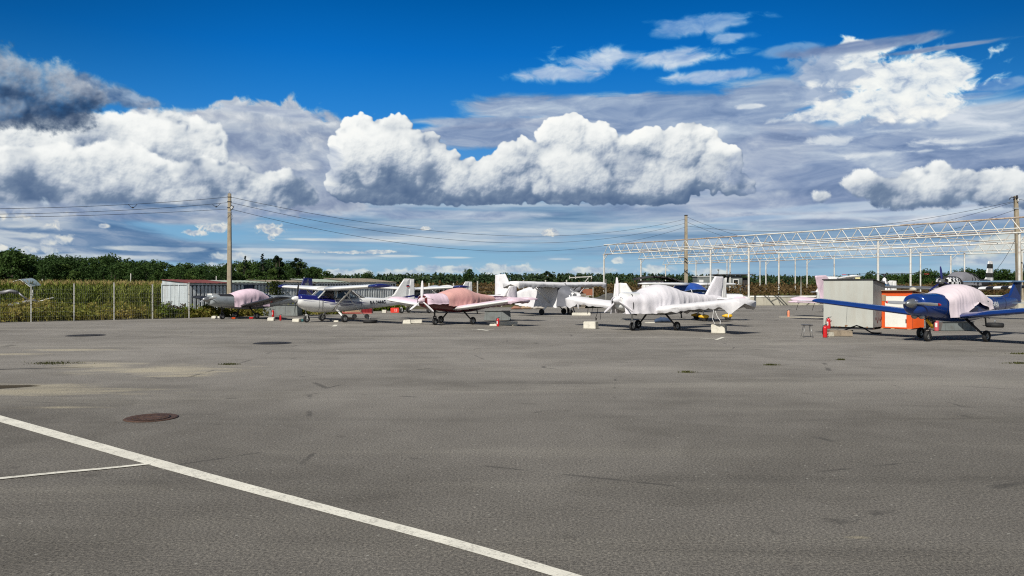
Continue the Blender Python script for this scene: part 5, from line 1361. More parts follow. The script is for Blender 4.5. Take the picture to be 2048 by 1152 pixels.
HIGH = [(2.16, 1.28, .26, .20), (2.08, 1.25, .42, .30), (1.8, 1.13, .50, .40), (1.4, 1.05, .54, .45), (.95, 1.01, .56, .47), (.2, .97, .57, .44), (-.7, .97, .55, .41), (-1.4, .99, .47, .385), (-2.4, 1.01, .34, .325), (-3.6, 1.035, .22, .24), (-4.8, 1.08, .12, .165), (-5.35, 1.10, .05, .12)]
def high_wing(label, mid, fwd, P):
    T = empty('light_aircraft', (mid[0], mid[1], 0), math.atan2(fwd[1], fwd[0]), label, 'airplane')
    kz = P.get('kz', 1.); st = scaled(HIGH, kz); body = P['body']; wm = P.get('wing', MATS['white'])
    fuselage(st, 'fuselage', body, T)
    zb, zt = 1.33*kz, P.get('zt', 1.73*kz)
    # cabin: roof, pillars, glass
    b = MB(); b.loft([ring(*s, n=20, e=3) for s in ((.78, zt+.03, .44, .05), (.3, zt+.07, .50, .09), (-.5, zt+.06, .50, .08), (-.95, zt+.02, .44, .06), (-1.9, 1.33*kz, .26, .06))]); b.build('cabin_roof', body if P.get('roofbody') else wm, T)
    if not P.get('cover'):
        A = {}
        for s in (-1, 1):
            A[s] = [Vector(p) for p in ((1.18, s*.50, zb), (.74, s*.46, zt), (.12, s*.555, zb), (.12, s*.50, zt), (-.72, s*.54, zb), (-.72, s*.49, zt), (-1.45, s*.44, zb+.02), (-1.0, s*.42, zt-.04))]
            p = A[s]; b = MB()
            for i, j, w in ((0, 1, .05), (2, 3, .09), (4, 5, .10), (6, 7, .08)): b.bar(p[i], p[j], w, .04)
            b.build('window_frame', wm, T, recalc=False)
            for i, j in ((0, 2), (2, 4), (4, 6)):
                b = MB(); b.add([p[i], p[j], p[j+1], p[i+1]], [(0, 1, 2, 3)]); b.build('side_window', MATS['glass'], T, recalc=False)
        b = MB(); q = [A[1][0], A[1][1], A[-1][1], A[-1][0]]; m1 = Vector((1.30, 0, zb+.03)); m2 = Vector((.82, 0, zt+.03))
        b.add([q[0], m1, m2, q[1], q[3], q[2]], [(0, 1, 2, 3), (1, 4, 5, 2)]); b.build('windscreen', MATS['glass'], T, recalc=False)
        b = MB(); b.bar((.78, -.46, zt), (.78, .46, zt), .05)
        for x in (.35, -.5): 
            for s in (-.25, .25): b.box((x-.1, s, 1.50*kz), (.1, .38, .5)); 
        b.build('seat', MATS['interior'], T)
    hs = P.get('span', 5.5); z0 = zt+.08; z1 = z0+P.get('dih', .16)
    for s in (-1, 1):
        wing('wing', wm, T, s, .40, hs, .80, .72, 1.6, 1.15, z0, z1, .165, tipm=P.get('tipm'))
        if P.get('struts', True):
            b = MB(); R = []
            for t in (0, 1):
                c = Vector((.32, s*.55, .66*kz)).lerp(Vector((.30, s*2.55, z0+.03)), t)
                R.append([c+Vector((.07*math.cos(a), 0, .022*math.sin(a))) for a in [k*math.pi/5 for k in range(10)]])
            b.loft(R); b.build('wing_strut', P.get('strutm', wm), T)
    fz = P.get('finz', 2.42)
    fm = P.get('finm', body)
    fin('fin', fm, T, [(-3.0, 1.22*kz), (-3.95, 1.42*kz), (-4.78, fz), (-5.2, fz), (-5.0, 1.06*kz), (-4.6, 1.04*kz)], .09)
    fin('rudder', P.get('rudm', fm), T, [(-5.215, fz-.01), (-5.5, fz-.02), (-5.55, 1.14*kz), (-5.35, .98*kz), (-5.03, 1.05*kz)], .06)
    for s in (-1, 1): wing('tailplane', wm, T, s, .05, 1.65, -4.45, -4.65, .95, .70, 1.12*kz, 1.13*kz, .09, camber=0.)
    r = .215; gm = P.get('gearm', wm)
    for s in (-1, 1):
        b = MB(); R = []
        for t, y, z, w in ((0, .42, .70, .12), (.5, .85, .48, .09), (1, 1.16, .26, .06)):
            R.append([Vector((.02+w*math.cos(a)*.8, s*y+.0*a, z*kz if z > .3 else z)) + Vector((0, .018*math.sin(a)*s, .018*math.sin(a))) for a in [k*math.pi/5 for k in range(10)]])
        b.loft(R); b.build('gear_leg', gm, T); wheel(T, (0, s*1.24, r), r, .16)
    gear_leg(T, (1.68, 0, .75*kz), (1.62, 0, .4), .03, 'nose_leg', MATS['alud'])
    b = MB(); b.bar((1.62, .085, .42), (1.6, .085, .19), .022, .04); b.bar((1.62, -.085, .42), (1.6, -.085, .19), .022, .04); b.bar((1.62, -.09, .42), (1.62, .09, .42), .04); b.build('nose_fork', wm, T)
    wheel(T, (1.6, 0, .19), .19, .13)
    if P.get('prop', True):
        propeller(T, 2.14, 1.30*kz, .94, P.get('nb', 2), P.get('pa', 1.2), P.get('propm', MATS['gear']), P.get('spinm', MATS['white']), ch=.12, sr=.16, sl=.34, cloth=P.get('cloth', False))
        b = MB()
        for s in (-1, 1): b.lathe([(.001, 0), (.09, .0), (.095, .03), (.075, .03), (.07, -.02)], (2.11, s*.24, 1.28*kz), 'X', 14)
        b.build('air_intake', MATS['gear'], T)
    return T, st

def build_planes():
    plane_mats(); M = MATS
    def seams(T, st, xs):
        for x in xs:
            S = smooth_st(st); q = [float(np.interp(x, [s_[0] for s_ in S][::-1], [s_[i] for s_ in S][::-1])) for i in (1, 2, 3)]
            b = MB(); r_ = ring(x, q[0], q[1]+.003, q[2]+.003, 40); b.tube(r_+[r_[0]], .007, 4, cap=False); b.build('panel_seam', M['gear'], T, recalc=False)
    # 1 grey low-wing with pink cover, left
    T, st = low_wing('grey low-wing airplane with pale pink canopy cover beside the container row', (-16.4, 46.2), (-.62, -.785),
                     dict(body=M['alu'], wing=mat('shaded_wing_paint', (.018, .020, .026), .45, .0, .2, 2., .2, (.12, .12, .12), coat=.15), finm=M['navy'], rudm=M['navy'], propm=M['propgrey'], spinm=M['alud'], span=4.6, kz=.90, finz=2.55, pa=.15, nb=2, canopy=True, tipz=1.32))  # wing colour near black: the shade on the wing is painted in
    text_on_side('Z-142', st, -1.50, 1.07, .34, M['letters'], T)
    body_cover('canopy_cover', M['pink'], T, [(1.1, 1.22, .56, .30), (.7, 1.24, .62, .40), (.2, 1.25, .65, .54), (-.4, 1.25, .65, .58), (-.85, 1.22, .60, .50), (-1.15, 1.18, .55, .38), (-1.3, 1.16, .53, .32)], lambda x: .74, .045, seed=2.)
    seams(T, st, (1.05, -2.2, -3.2))
    b = MB(); S = smooth_st(scaled(LOW, .90)); R = []
    for s in S:
        if .86 < s[0] < 2.0: R.append([p+Vector((0, 0, .006)) for p in ring(s[0], s[1], s[2]+.006, s[3]+.006)[3:12]])
    b.loft(R, False, False, closed=False); b.build('anti_glare_panel', M['black'], T)
    b = MB(); b.box((2.2, 0, 1.50), (.35, .5, .10)); b.build('engine_plug', M['white'], T)
    b = MB(); b.add([(-4.3, .05, 2.2), (-4.62, .05, 2.25), (-4.66, .05, 1.95), (-4.40, .05, 1.9)], [(0, 1, 2, 3)]); b.build('tail_badge', M['alud'], T, recalc=False)
    b = MB(); b.bar((-4.24, .0, 1.7), (-4.30, .0, 2.62), .03); b.build('fin_edge', M['white'], T)
    # 2 white high-wing with navy livery
    T, st = high_wing('white high-wing airplane with navy nose and black registration RA-2444G', (-10.0, 41.9), (-.735, -.678), dict(body=M['livery'], tipm=M['navy'], pa=1.25, finz=2.45))
    text_on_side('RA-2444G', st, -2.15, .93, .30, M['letters'], T, sx=.86, slant=.03)
    seams(T, st, (1.12, -1.55))
    b = MB(); b.bar((.10, .585, .62), (.10, .585, 1.36), .012); b.bar((.95, .58, .62), (.95, .575, 1.36), .012); b.bar((.10, .59, .62), (.95, .58, .62), .012); b.build('door_seam', M['gear'], T, recalc=False)
    b = MB(); b.cur = 0
    for i in range(3): b.cur = i; y = .062; b.add([(-4.9, y, 2.13-.06*i), (-5.12, y, 2.13-.06*i), (-5.12, y, 2.075-.06*i), (-4.9, y, 2.075-.06*i)], [(0, 1, 2, 3)])
    b.build('flag', [M['white'], M['navy'], M['redtip']], T, recalc=False)
    # 3 second white high-wing behind
    T, st = high_wing('second white high-wing airplane with navy wing tip parked behind the pink-covered plane', (-7.1, 57.0), (-.70, -.715), dict(body=M['livery'], tipm=M['navy'], pa=.3, kz=.99))
    # 3b farther white plane
    T, st = high_wing('farther white airplane showing its fin above the wing of the navy-nosed plane', (-6.7, 67.4), (.98, .2), dict(body=M['white'], kz=1.04, finz=2.55, pa=.5))
    # 4 pink / salmon covered low-wing
    T, st = low_wing('red low-wing airplane under a salmon canopy cover with pale pink wing covers', (-2.9, 39.2), (-.64, -.77),
                     dict(body=M['red'], wing=M['white'], kz=.93, span=4.4, finm=M['white'], wcover=True, finz=1.95, nb=3, pa=math.radians(88), propm=M['wcloth'], spinm=M['pink'], cloth=True, pr=1.0, sl=.30, tipz=1.24))
    body_cover('canopy_cover', M['salmon'], T, [(1.2, 1.28, .55, .31), (.8, 1.28, .62, .44), (.1, 1.27, .67, .60), (-.5, 1.26, .66, .60), (-1.2, 1.24, .57, .42), (-2.0, 1.2, .45, .33), (-2.7, 1.2, .35, .26)], lambda x: .96+.03*max(0, -x), .045, seed=7.)
    body_cover('tail_cover', M['pink'], T, [(-2.55, 1.19, .33, .23), (-3.3, 1.2, .25, .2), (-4.3, 1.24, .13, .15)], lambda x: 1.0, .03, nx=24, seed=8.)
    T['label'] = 'dark red low-wing airplane under a salmon canopy cover with pale pink wing covers'
    body_cover('engine_cover', M['pink'], T, [(2.45, 1.22, .36, .30), (2.3, 1.2, .48, .38), (1.8, 1.17, .55, .42), (1.25, 1.17, .59, .43), (1.12, 1.17, .59, .42)], lambda x: 1.07, .03, nx=30, seed=9., flare=.03)
    for s in (-1, 1): wing_cover('wing_cover', M['pink'], T, s, .62, 4.6 if s > 0 else 4.25, .70, .95, 1.6, 1.3, .82, 1.28, .15, .10, .10, .018, seed=s*3.)
    fin_cover('fin_cover', M['wcloth'], T, [(-3.9, 1.25), (-4.3, 2.0), (-4.98, 1.98), (-4.95, 1.15)], .16, .03)
    for s in (-1, 1): wing_cover('tailplane_cover', M['pink'], T, s, .1, 1.62, -3.9, -4.05, .95, .8, 1.25, 1.27, .12, .08, .08, .015, seed=s+11., n=16, rear=.05)
    strap(T, [(2.75, .05, 1.2), (2.5, .35, 1.42), (2.2, .52, 1.3)], .014, M['gearw'], 'blue_strap')
    # 5 white high-wing under white cloth, front shade put in as darker cloth, centre
    T, st = high_wing('white high-wing airplane shrouded in white wing covers and a grey cabin cover facing right', (2.9, 53.2), (.74, -.67),
                      dict(body=M['white'], kz=1.05, zt=1.98, span=4.9, cover=True, nb=3, pa=.6, propm=M['wcloth'], spinm=M['wcloth'], cloth=True, finz=2.85, dih=.06))
    body_cover('cabin_cover', M['wcloth'], T, [(2.0, 1.2, .5, .3), (1.6, 1.35, .62, .35), (1.0, 1.6, .68, .45), (.4, 1.75, .70, .38), (-.8, 1.75, .70, .34), (-1.7, 1.68, .66, .34), (-2.5, 1.5, .54, .36), (-3.2, 1.35, .38, .32)], lambda x: .56+.12*max(0, -x-2.2), .05, nx=60, seed=14., flare=.10, hemjag=.12)
    body_cover('engine_cover', cloth_mat('shaded_front_cloth', (.17, .175, .20), (.11, .115, .135), .9), T, [(2.02, 1.2, .52, .33), (1.6, 1.35, .65, .38), (1.1, 1.56, .70, .50), (.95, 1.61, .71, .49)], lambda x: .62, .04, nx=24, seed=15., flare=.12, hemjag=.12)  # shade of the front panel put into the cloth colour
    for s in (-1, 1): wing_cover('wing_cover', M['wcloth'], T, s, .05, 5.0, 1.15, 1.1, 1.7, 1.3, 2.10, 2.20, .15, .34 if s < 0 else .24, .22, .03, seed=s*5.+1, rear=.30)
    fin_cover('fin_cover', M['wcloth'], T, [(-3.6, 1.3), (-4.55, 2.92), (-5.3, 2.92), (-5.15, 1.15)], .2, .04)
    fin_cover('rudder_cover', M['lilac'], T, [(-4.95, 1.4), (-5.1, 2.88), (-5.62, 2.86), (-5.65, 1.35)], .26, .05, 3.)
    for s in (-1, 1): wing_cover('tailplane_cover', M['wcloth'], T, s, .1, 1.85, -4.3, -4.5, 1.15, .95, 1.25, 1.27, .14, .10, .12, .03, seed=s+21., n=16, rear=.08)
    # 6 fully covered low-wing, centre right
    T, st = low_wing('low-wing airplane wrapped from nose to tail in lilac-white cloth covers', (6.55, 33.9), (-.80, -.60),
                     dict(body=M['white'], span=4.85, wcover=True, nb=3, pa=math.radians(93), propm=M['lilac'], spinm=M['wcloth'], cloth=True, finz=2.38, pr=1.0, nosem=M['gearw'], sl=.34))
    body_cover('fuselage_cover', M['lilac'], T, [(2.46, 1.33, .34, .16), (2.34, 1.3, .48, .27), (1.95, 1.25, .56, .36), (1.45, 1.24, .62, .41), (.95, 1.26, .66, .50), (.5, 1.30, .70, .64), (0., 1.31, .71, .72), (-.5, 1.31, .69, .69), (-1.1, 1.28, .62, .58), (-1.8, 1.25, .52, .46), (-2.6, 1.25, .42, .36), (-3.5, 1.28, .30, .25), (-4.2, 1.32, .22, .17), (-4.4, 1.33, .20, .14)],
               lambda x: .76+.10*max(0, -x), .085, nx=120, seed=31., flare=.05)
    for s in (-1, 1): wing_cover('wing_cover', M['wcloth' if s > 0 else 'wcloth'], T, s, .60, 5.0, .80, 1.12, 1.65, 1.4, .90, 1.33, .15, .26, .34, .035, seed=s*4.+2, rear=.20)
    fin_cover('fin_cover', M['lilac'], T, [(-3.25, 1.45), (-4.1, 2.44), (-4.75, 2.42), (-4.6, 1.2)], .18, .035, 6.)
    b = MB(); b.bar((-4.80, 0, 1.2), (-4.98, 0, 2.38), .07, .05); b.build('rudder_edge', M['white'], T)
    for s in (-1, 1): wing_cover('tailplane_cover', M['wcloth'], T, s, .1, .75, -3.9, -4.0, .7, .6, 1.34, 1.35, .12, .05, .05, .02, seed=s+41., n=16, rear=.08)
    strap(T, [(2.0, .50, .72), (2.1, .57, 1.2), (2.0, .40, 1.58), (2.0, 0, 1.66)], .018); strap(T, [(-1.95, .52, .95), (-2.0, .50, 1.15), (-2.15, .46, 1.30)], .02)
    for y in (-3.6, -3.9): strap(T, [(.6, y, 1.1), (.6, y-.02, .85), (.65, y, .62)], .014)
    # 7 blue T-tail plane
    T, st = low_wing('glossy dark blue T-tail airplane with pale pink canopy cover at the right edge', (15.85, 27.0), (-.855, -.517),
                     dict(body=M['blue'], wing=M['blue'], ttail=True, tailm=M['bluel'], span=5.05, pa=math.radians(-2), tipm=M['redtip'], propm=M['propgrey'], pr=.98, sweep=.55, canopy=True, tipz=1.36))
    body_cover('canopy_cover', M['blush'], T, [(1.22, 1.34, .56, .28), (.85, 1.36, .61, .40), (.4, 1.37, .64, .54), (-.1, 1.37, .65, .63), (-.7, 1.36, .62, .61), (-1.2, 1.32, .56, .52), (-1.6, 1.29, .49, .38), (-1.95, 1.27, .43, .27)],
               lambda x: .84+.02*(1.2-x) if x > .55 else (.86+.50*(.55-x) if x > -.5 else (1.38-.30*(-.5-x) if x > -1.5 else 1.08)), .05, nx=90, seed=52., hemjag=.03)
    b = MB(); cs = [(-.9, 1.30, .575, .53), (-1.3, 1.29, .53, .46), (-1.6, 1.28, .48, .36)]; b.loft([[p for p in ring(*s, n=40)[1:6]] for s in smooth_st(cs, 4)], False, False, closed=False); b.build('quarter_window', M['alud'], T)
    seams(T, st, (1.28, -2.3, -3.3))
    text_on_side('0549A', st, -1.78, 1.15, .30, M['wletters'], T, sx=.92)
    b = MB(); 
    for s in (-.13, .13): b.lathe([(.001, .05), (.10, .045), (.105, .0), (.09, -.06)], (2.13, s, .90), 'X', 16)
    b.build('landing_light', M['alud'], T)
    b = MB(); b.tube([(1.72, .05, .78), (1.66, .12, .66), (1.5, .14, .50)], .055, 8); b.build('exhaust_plug', mat('yellow_cover', (.72, .42, .02), .5), T)
    b = MB(); b.box((2.12, 0, 1.64), (.25, .30, .08)); b.box((2.0, .22, 1.62), (.5, .08, .05)); b.build('air_scoop', M['alud'], T)
    # 10 pink covered plane behind the grey cabinet
    T, st = low_wing('pale pink covered airplane whose tail sticks out left of the grey cabinet', (21.8, 46.7), (.80, .60),
                     dict(body=M['white'], span=4.6, kz=.82, wcover=True, finz=2.45, nb=3, pa=.4, propm=M['pink'], spinm=M['pink'], cloth=True, canopy=False, tipz=1.15))
    for s in (-1, 1): wing_cover('wing_cover', M['pink'], T, s, .5, 4.75, .8, 1.0, 1.6, 1.35, .76, 1.18, .15, .10, .15, .02, seed=s*2.+61)
    body_cover('fuselage_cover', M['pink'], T, [(2.4, 1.1, .40, .2), (1.5, 1.1, .52, .36), (.3, 1.1, .62, .55), (-.8, 1.08, .6, .5), (-2., 1.05, .4, .32), (-3.6, 1.05, .22, .2), (-4.3, 1.08, .14, .14)], lambda x: .72+.05*max(0, -x), .04, nx=60, seed=66.)
    fin_cover('fin_cover', M['pink'], T, [(-2.6, 1.1), (-4.05, 2.64), (-5.3, 2.58), (-4.7, .98)], .22, .045, 8.)
    for s in (-1, 1): wing_cover('tailplane_cover', M['pink'], T, s, .05, 2.0, -3.75, -3.95, 1.1, .95, 1.02, 1.04, .12, .06, .05, .02, seed=s+71., n=16, rear=.04)
    for y in (.55, 1.6): strap(T, [(-4.4, y, .98), (-4.45, y+.05, .75), (-4.5, y+.08, .55)], .014)
    # 8 high-wing microlight with blue cover
    T, st = high_wing('white-winged microlight with a bright blue cabin cover behind the lilac-covered plane', (14.0, 60.), (.50, -.866),
                      dict(body=M['white'], kz=1.08, zt=2.08, span=4.9, cover=True, nb=2, pa=1.45, propm=M['gear'], spinm=M['navy'], finz=2.3, dih=.04))
    body_cover('cabin_cover', M['bcloth'], T, [(2.2, 1.3, .4, .2), (1.7, 1.5, .6, .35), (1.0, 1.8, .66, .42), (.3, 1.9, .68, .40), (-.6, 1.85, .62, .34), (-1.4, 1.6, .5, .3)], lambda x: 1.0, .05, nx=50, seed=81.)
    # 13 small plane with yellow wheel spats behind plane 6
    T, st = low_wing('small white airplane with yellow wheel spats half hidden behind the lilac-covered plane', (10.9, 43.4), (.998, -.06),
                     dict(body=M['white'], span=2.6, kz=.92, canopy=True, finz=2.16, nb=2, pa=.25, propm=M['gear'], spinm=M['wcloth'], tipz=1.0, gearm=M['gearw']))
    body_cover('engine_cover', M['pink'], T, [(2.5, 1.2, .34, .22), (2.2, 1.2, .48, .30), (1.8, 1.17, .55, .32)], lambda x: .86, .03, nx=20, seed=85.)
    ym = bpy.data.materials['yellow_cover']
    for x, y in ((0, 1.16), (0, -1.16), (1.56, 0)):
        b = MB(); b.loft([[Vector((x+dx, y+w*math.cos(a), .27+h*math.sin(a))) for a in [k*math.pi/6 for k in range(12)]] for dx, w, h in ((.27, .02, .02), (.22, .08, .08), (.07, .10, .12), (-.1, .10, .11), (-.32, .03, .04))]); b.build('wheel_spat', ym, T)
    b = MB(); b.lathe([(.22, 0), (.24, .02), (.22, .04)], (-4.3, .06, 1.72), 'Y', 20); b.build('tail_badge', M['gear'], T)
    # 14 white high-wing behind the grey cabinet
    T, st = high_wing('white high-wing airplane hidden behind the grey cabinet with only its wing and propeller showing', (26.35, 60.0), (-.95, -.30), dict(body=M['white'], kz=1.24, zt=2.56, span=1.8, struts=False, nb=2, pa=.05, propm=M['propgrey'], finz=2.5))
    # 12 checkered aerobatic plane on a black stand
    T, st = low_wing('black and white checkered airplane with a grey strapped cover raised on a black stand', (28.2, 47.2), (-.80, -.60),
                     dict(body=M['black'], wing=M['wbands'], span=4.9, wing2=M['alud'], finm=M['bands'], rudm=M['bands'], nb=3, pa=math.radians(96), propm=M['navy'], spinm=M['alud'], finz=2.75, tipz=1.05, gearm=M['gear']))
    T.location.z = .93
    b = MB(); S = smooth_st(LOW); b.loft([ring(s[0], s[1]-.02, s[2]+.015, s[3]+.015) for s in S if s[0] > 1.25], True, False); b.build('cowling', M['check'], T)
    body_cover('canopy_cover', M['dcloth'], T, [(1.1, 1.36, .5, .2), (.7, 1.36, .58, .52), (.2, 1.36, .60, .62), (-.6, 1.33, .58, .60), (-1.4, 1.28, .5, .5), (-2.1, 1.25, .42, .25)], lambda x: 1.12, .03, nx=50, seed=91.)
    for x in (-.3, -.75, -1.25): strap(T, [(x+.25, .60, 1.25), (x, .62, 1.5), (x-.1, .35, 1.94-.1*abs(x)), (x-.15, 0, 2.0-.1*abs(x))], .03)
    Z = empty('aircraft_stand', (28.2, 47.2, 0), math.atan2(-.60, -.80), 'black steel trestle stand carrying the checkered airplane', 'stand')
    for x, y in ((0, 1.16), (0, -1.16), (1.56, 0)):
        b = MB(); b.bar((x, y, 0), (x, y, .93), .10)
        for dx, dy in ((.55, 0), (-.55, 0), (0, .5)): b.bar((x+dx, y+dy, 0), (x, y, .85), .05)
        b.box((x, y, .92), (.34, .3, .04)); b.build('trestle', M['gear'], Z)
    b = MB(); b.bar((0, -1.16, .5), (0, 1.16, .5), .06); b.bar((0, 0, .5), (1.56, 0, .5), .06); b.build('cross_beam', M['gear'], Z)
    # 11 gyroplane
    T = empty('gyroplane', (27.8, 56., 0), math.radians(-118), 'small white and blue gyroplane with a long rotor blade above the orange cabinet', 'gyroplane')
    b = MB(); b.loft([ring(*s, n=20, e=2.1) for s in smooth_st([(1.5, .9, .06, .08), (1.2, .98, .32, .32), (.6, 1.15, .46, .55), (0, 1.3, .46, .62), (-.5, 1.35, .36, .55), (-.8, 1.35, .1, .3)], 4)]); b.build('pod', M['white'], T)
    bc = mat('teal_blue', (.015, .16, .36), .4)
    def drape(z): 
        r = float(np.interp(z, [1.2, 1.5, 1.8, 2.1, 2.4, 2.62, 2.68], [.60, .58, .50, .36, .22, .12, .02])); return [Vector((-.15+r*1.05*math.cos(a)*(1+.07*noise3(a*2.2, z)), r*.85*math.sin(a)*(1+.07*noise3(a*2.2, z*1.2)), z)) for a in [q*math.pi/14 for q in range(28)]]
    b = MB(); b.loft([drape(z) for z in (1.2, 1.35, 1.5, 1.7, 1.88)]); b.loft([drape(z) for z in (2.14, 2.2, 2.3, 2.4, 2.5, 2.6, 2.68)]); b.build('cover', M['wcloth'], T)
    b = MB(); b.loft([drape(z) for z in (1.88, 1.96, 2.05, 2.14)]); b.build('cover_band', bc, T)
    for a in (0.4, 1.3, 2.2, 3.3, 4.4, 5.3): strap(T, [(-.15+math.cos(a)*.56, math.sin(a)*.46, 1.7), (-.15+math.cos(a+.3)*.45, math.sin(a+.3)*.38, 2.0), (-.15+math.cos(a+.5)*.2, math.sin(a+.5)*.17, 2.5)], .022)
    b = MB(); b.bar((-.25, 0, 1.4), (-.3, 0, 2.86), .09); b.build('mast', M['gear'], T)
    b = MB(); b.cyl((-.3, 0, 2.9), .13, .12); b.bar((-.55, 0, 2.82), (-.05, 0, 2.82), .12, .14); b.build('rotor_head', M['gear'], T)
    for a in (math.radians(92), math.radians(272)):
        b = MB(); d = Vector((math.cos(a), math.sin(a), 0)); p = Vector((-.3, 0, 2.95)); b.bar(p, p+d*1.4+Vector((0, 0, .01)), .2, .035); b.bar(p+d*1.4+Vector((0, 0, .01)), p+d*2.9+Vector((0, 0, -.04)), .2, .03); R_ = b.build('rotor_blade', M['gear'], T)
        b = MB(); b.bar(p+d*2.62+Vector((0, 0, -.03)), p+d*2.92+Vector((0, 0, -.04)), .205, .036); b.build('blade_tip', M['redtip'], R_)
    for k in range(3):
        a = 1.7+k*2.094; b = MB(); b.bar((-.95, 0, 1.7), (-.95, math.cos(a)*.85, 1.7+math.sin(a)*.85), .13, .05); b.build('propeller_blade', M['pink'], T)
    b = MB(); b.bar((-.6, 0, .75), (-2.6, 0, .8), .08); b.build('tail_boom', M['gear'], T)
    for y in (0,): fin('tail_fin', M['white'], T, [(-2.2, .8), (-2.5, 1.55), (-2.8, 1.55), (-2.85, .8)], .05, y)
    for y in (-.85, .85): gear_leg(T, (-.3, y*.3, .85), (-.3, y, .25)); wheel(T, (-.3, y, .19), .19, .1)
    wheel(T, (1.0, 0, .17), .17, .09); gear_leg(T, (1., 0, .75), (1., .0, .2), .03)
# ============================================================ SMALL THINGS ON THE APRON
def build_props():
    M = MATS
    grey = mat('cabinet_grey_paint', (.44, .45, .41), .6, .0, .07, 1.2, .22, (.30, .22, .15), .08, 15., streak=True)
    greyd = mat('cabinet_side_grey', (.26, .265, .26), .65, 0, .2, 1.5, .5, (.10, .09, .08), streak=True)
    org = mat('orange_paint', (.72, .10, .015), .45, 0, .10, 2., .2, (.3, .12, .05))
    wht = mat('white_door', (.76, .76, .70), .5, 0, .05, 2., .12, (.4, .3, .2))
    ply = mat('weathered_plywood', (.34, .24, .15), .85, 0, .25, 3., .4)
    blk = M['gear']; red = mat('extinguisher_red', (.55, .012, .015), .3, 0, .1, 5., .15, coat=.3)
    conc = mat('raw_concrete', (.46, .43, .35), .9, 0, .15, 3., .45, (.24, .22, .18), .5, 14.)
    concw = mat('white_concrete', (.66, .63, .54), .9, 0, .12, 3., .35, (.3, .28, .23), .4, 14.)
    rust = bpy.data.materials['rusty_iron']
    # grey cabinet
    a = gp(1647, 656.5); L = 2.14; ang = math.radians(-40)
    T = empty('storage_cabinet', a, ang, 'large grey steel cabinet with chipped paint and a red dock cable on its side', 'cabinet'); H = 2.25
    T['label'] = 'large light grey steel cabinet with chipped paint left of the orange one'
    dep = 2.0
    b = MB(); b.box((L/2, .02, H/2+.05), (L, .04, H-.1)); b.build('front_panel', grey, T)
    b = MB(); b.box((L-.02, dep/2+.04, H/2+.02), (.04, dep, H-.16)); b.build('side_panel', greyd, T)
    b = MB(); b.box((.02, dep/2+.04, H/2+.02), (.04, dep, H-.16)); b.box((L/2, dep+.06, H/2), (L, .04, H-.2)); b.build('rear_panel', greyd, T)
    b = MB(); b.add([(-.05, -.06, H), (L+.05, -.06, H), (L+.05, dep+.12, H-.22), (-.05, dep+.12, H-.22), (-.05, -.06, H+.035), (L+.05, -.06, H+.035), (L+.05, dep+.12, H-.185), (-.05, dep+.12, H-.185)],
                    [(0, 3, 2, 1), (4, 5, 6, 7), (0, 1, 5, 4), (1, 2, 6, 5), (2, 3, 7, 6), (3, 0, 4, 7)]); b.build('roof', M['black'], T)
    b = MB(); b.box((L/2, .2, .03), (L-.05, .3, .06)); b.box((L/2, dep-.1, .03), (L-.05, .3, .06)); b.build('skid', blk, T)
    b = MB()
    for i, (x, z, w, h) in enumerate(((.46, .11, .09, .02), (.72, .10, .16, .018), (1.0, .15, .15, .045), (.97, .11, .06, .02), (1.9, .11, .10, .035), (.58, .12, .05, .015))):
        n = 9; vs = [(x+w/2*math.cos(k*6.28/n)*(.7+.3*random.random()), -.0035, z+h*math.sin(k*6.28/n)*(.6+.5*random.random())) for k in range(n)]; b.add(vs, [tuple(range(n))])
    b.build('rust_chip', mat('rust_brown', (.22, .13, .07), .9), T, recalc=False)
    b = MB(); b.tube([(1.05, -.02, .98), (1.03, -.025, .6), (1.0, -.02, .18)], .004, 4); b.build('wall_crack', blk, T, recalc=False)
    # red flower-like scrawl on the cabinet side
    b = MB(); rr = random.Random(5)
    for k in range(10):
        y = .5+.12*k; z = .35+.25*rr.random(); b.bar((L+.003, y, z), (L+.003, y+.1*(rr.random()-.5), z+.25+.3*rr.random()), .018, .004)
        if k % 2 == 0: b.box((L+.004, y, z-.02), (.006, .16, .12))
    b.build('stain_marks', mat('dark_red_stain', (.10, .015, .02), .7), T, recalc=False)
    b = MB(); b.box((1.26, .9, H+.03), (.2, .16, .17), .2); o = b.build('foam_block', mat('pale_yellow_foam', (.72, .66, .36), .9)); o.location = T.location; o.rotation_euler = T.rotation_euler; tag(o, 'small pale yellow block lying on the grey cabinet roof', 'block')
    # orange cabinet
    a = gp(1762, 657.); L = 1.34; ang = math.radians(-46); H = 1.74
    T = empty('orange_cabinet', a, ang, 'bright orange cabinet with a white door and plywood roof', 'cabinet'); dep = 1.5
    b = MB()
    b.box((.08, .03, H/2), (.16, .06, H-.06)); b.box((L-.12, .03, H/2), (.24, .06, H-.06)); b.box((L/2, .032, H-.12), (L-.02, .056, .22)); b.box((L/2, .03, .06), (L-.3, .05, .06)); b.build('front_frame', org, T)
    b = MB(); b.box((L/2-.04, .03, H/2-.09), (L-.42, .03, H-.28)); D_ = b.build('door', wht, T)
    b = MB(); b.box((L-.26, .0, .38), (.04, .03, .16)); b.box((L-.26, .0, 1.2), (.04, .03, .12)); b.build('hinge', blk, D_)
    b = MB(); b.box((.13, -.005, H-.32), (.17, .02, .28)); b.build('notice_plate', ply, T)
    b = MB(); n = 14; vs = []
    for i in range(n*2+1):
        y = .06+dep*i/(2*n); o = .03 if i % 2 else 0; vs += [(L-.01+o, y, .05), (L-.01+o, y, H-.08)]
    b.add(vs, [(2*i, 2*i+2, 2*i+3, 2*i+1) for i in range(2*n)]); b.build('ribbed_side', org, T)
    b = MB(); b.box((.02, dep/2, H/2), (.03, dep, H-.15)); b.box((L/2, dep+.05, H/2), (L, .03, H-.2)); b.build('rear_panel', org, T)
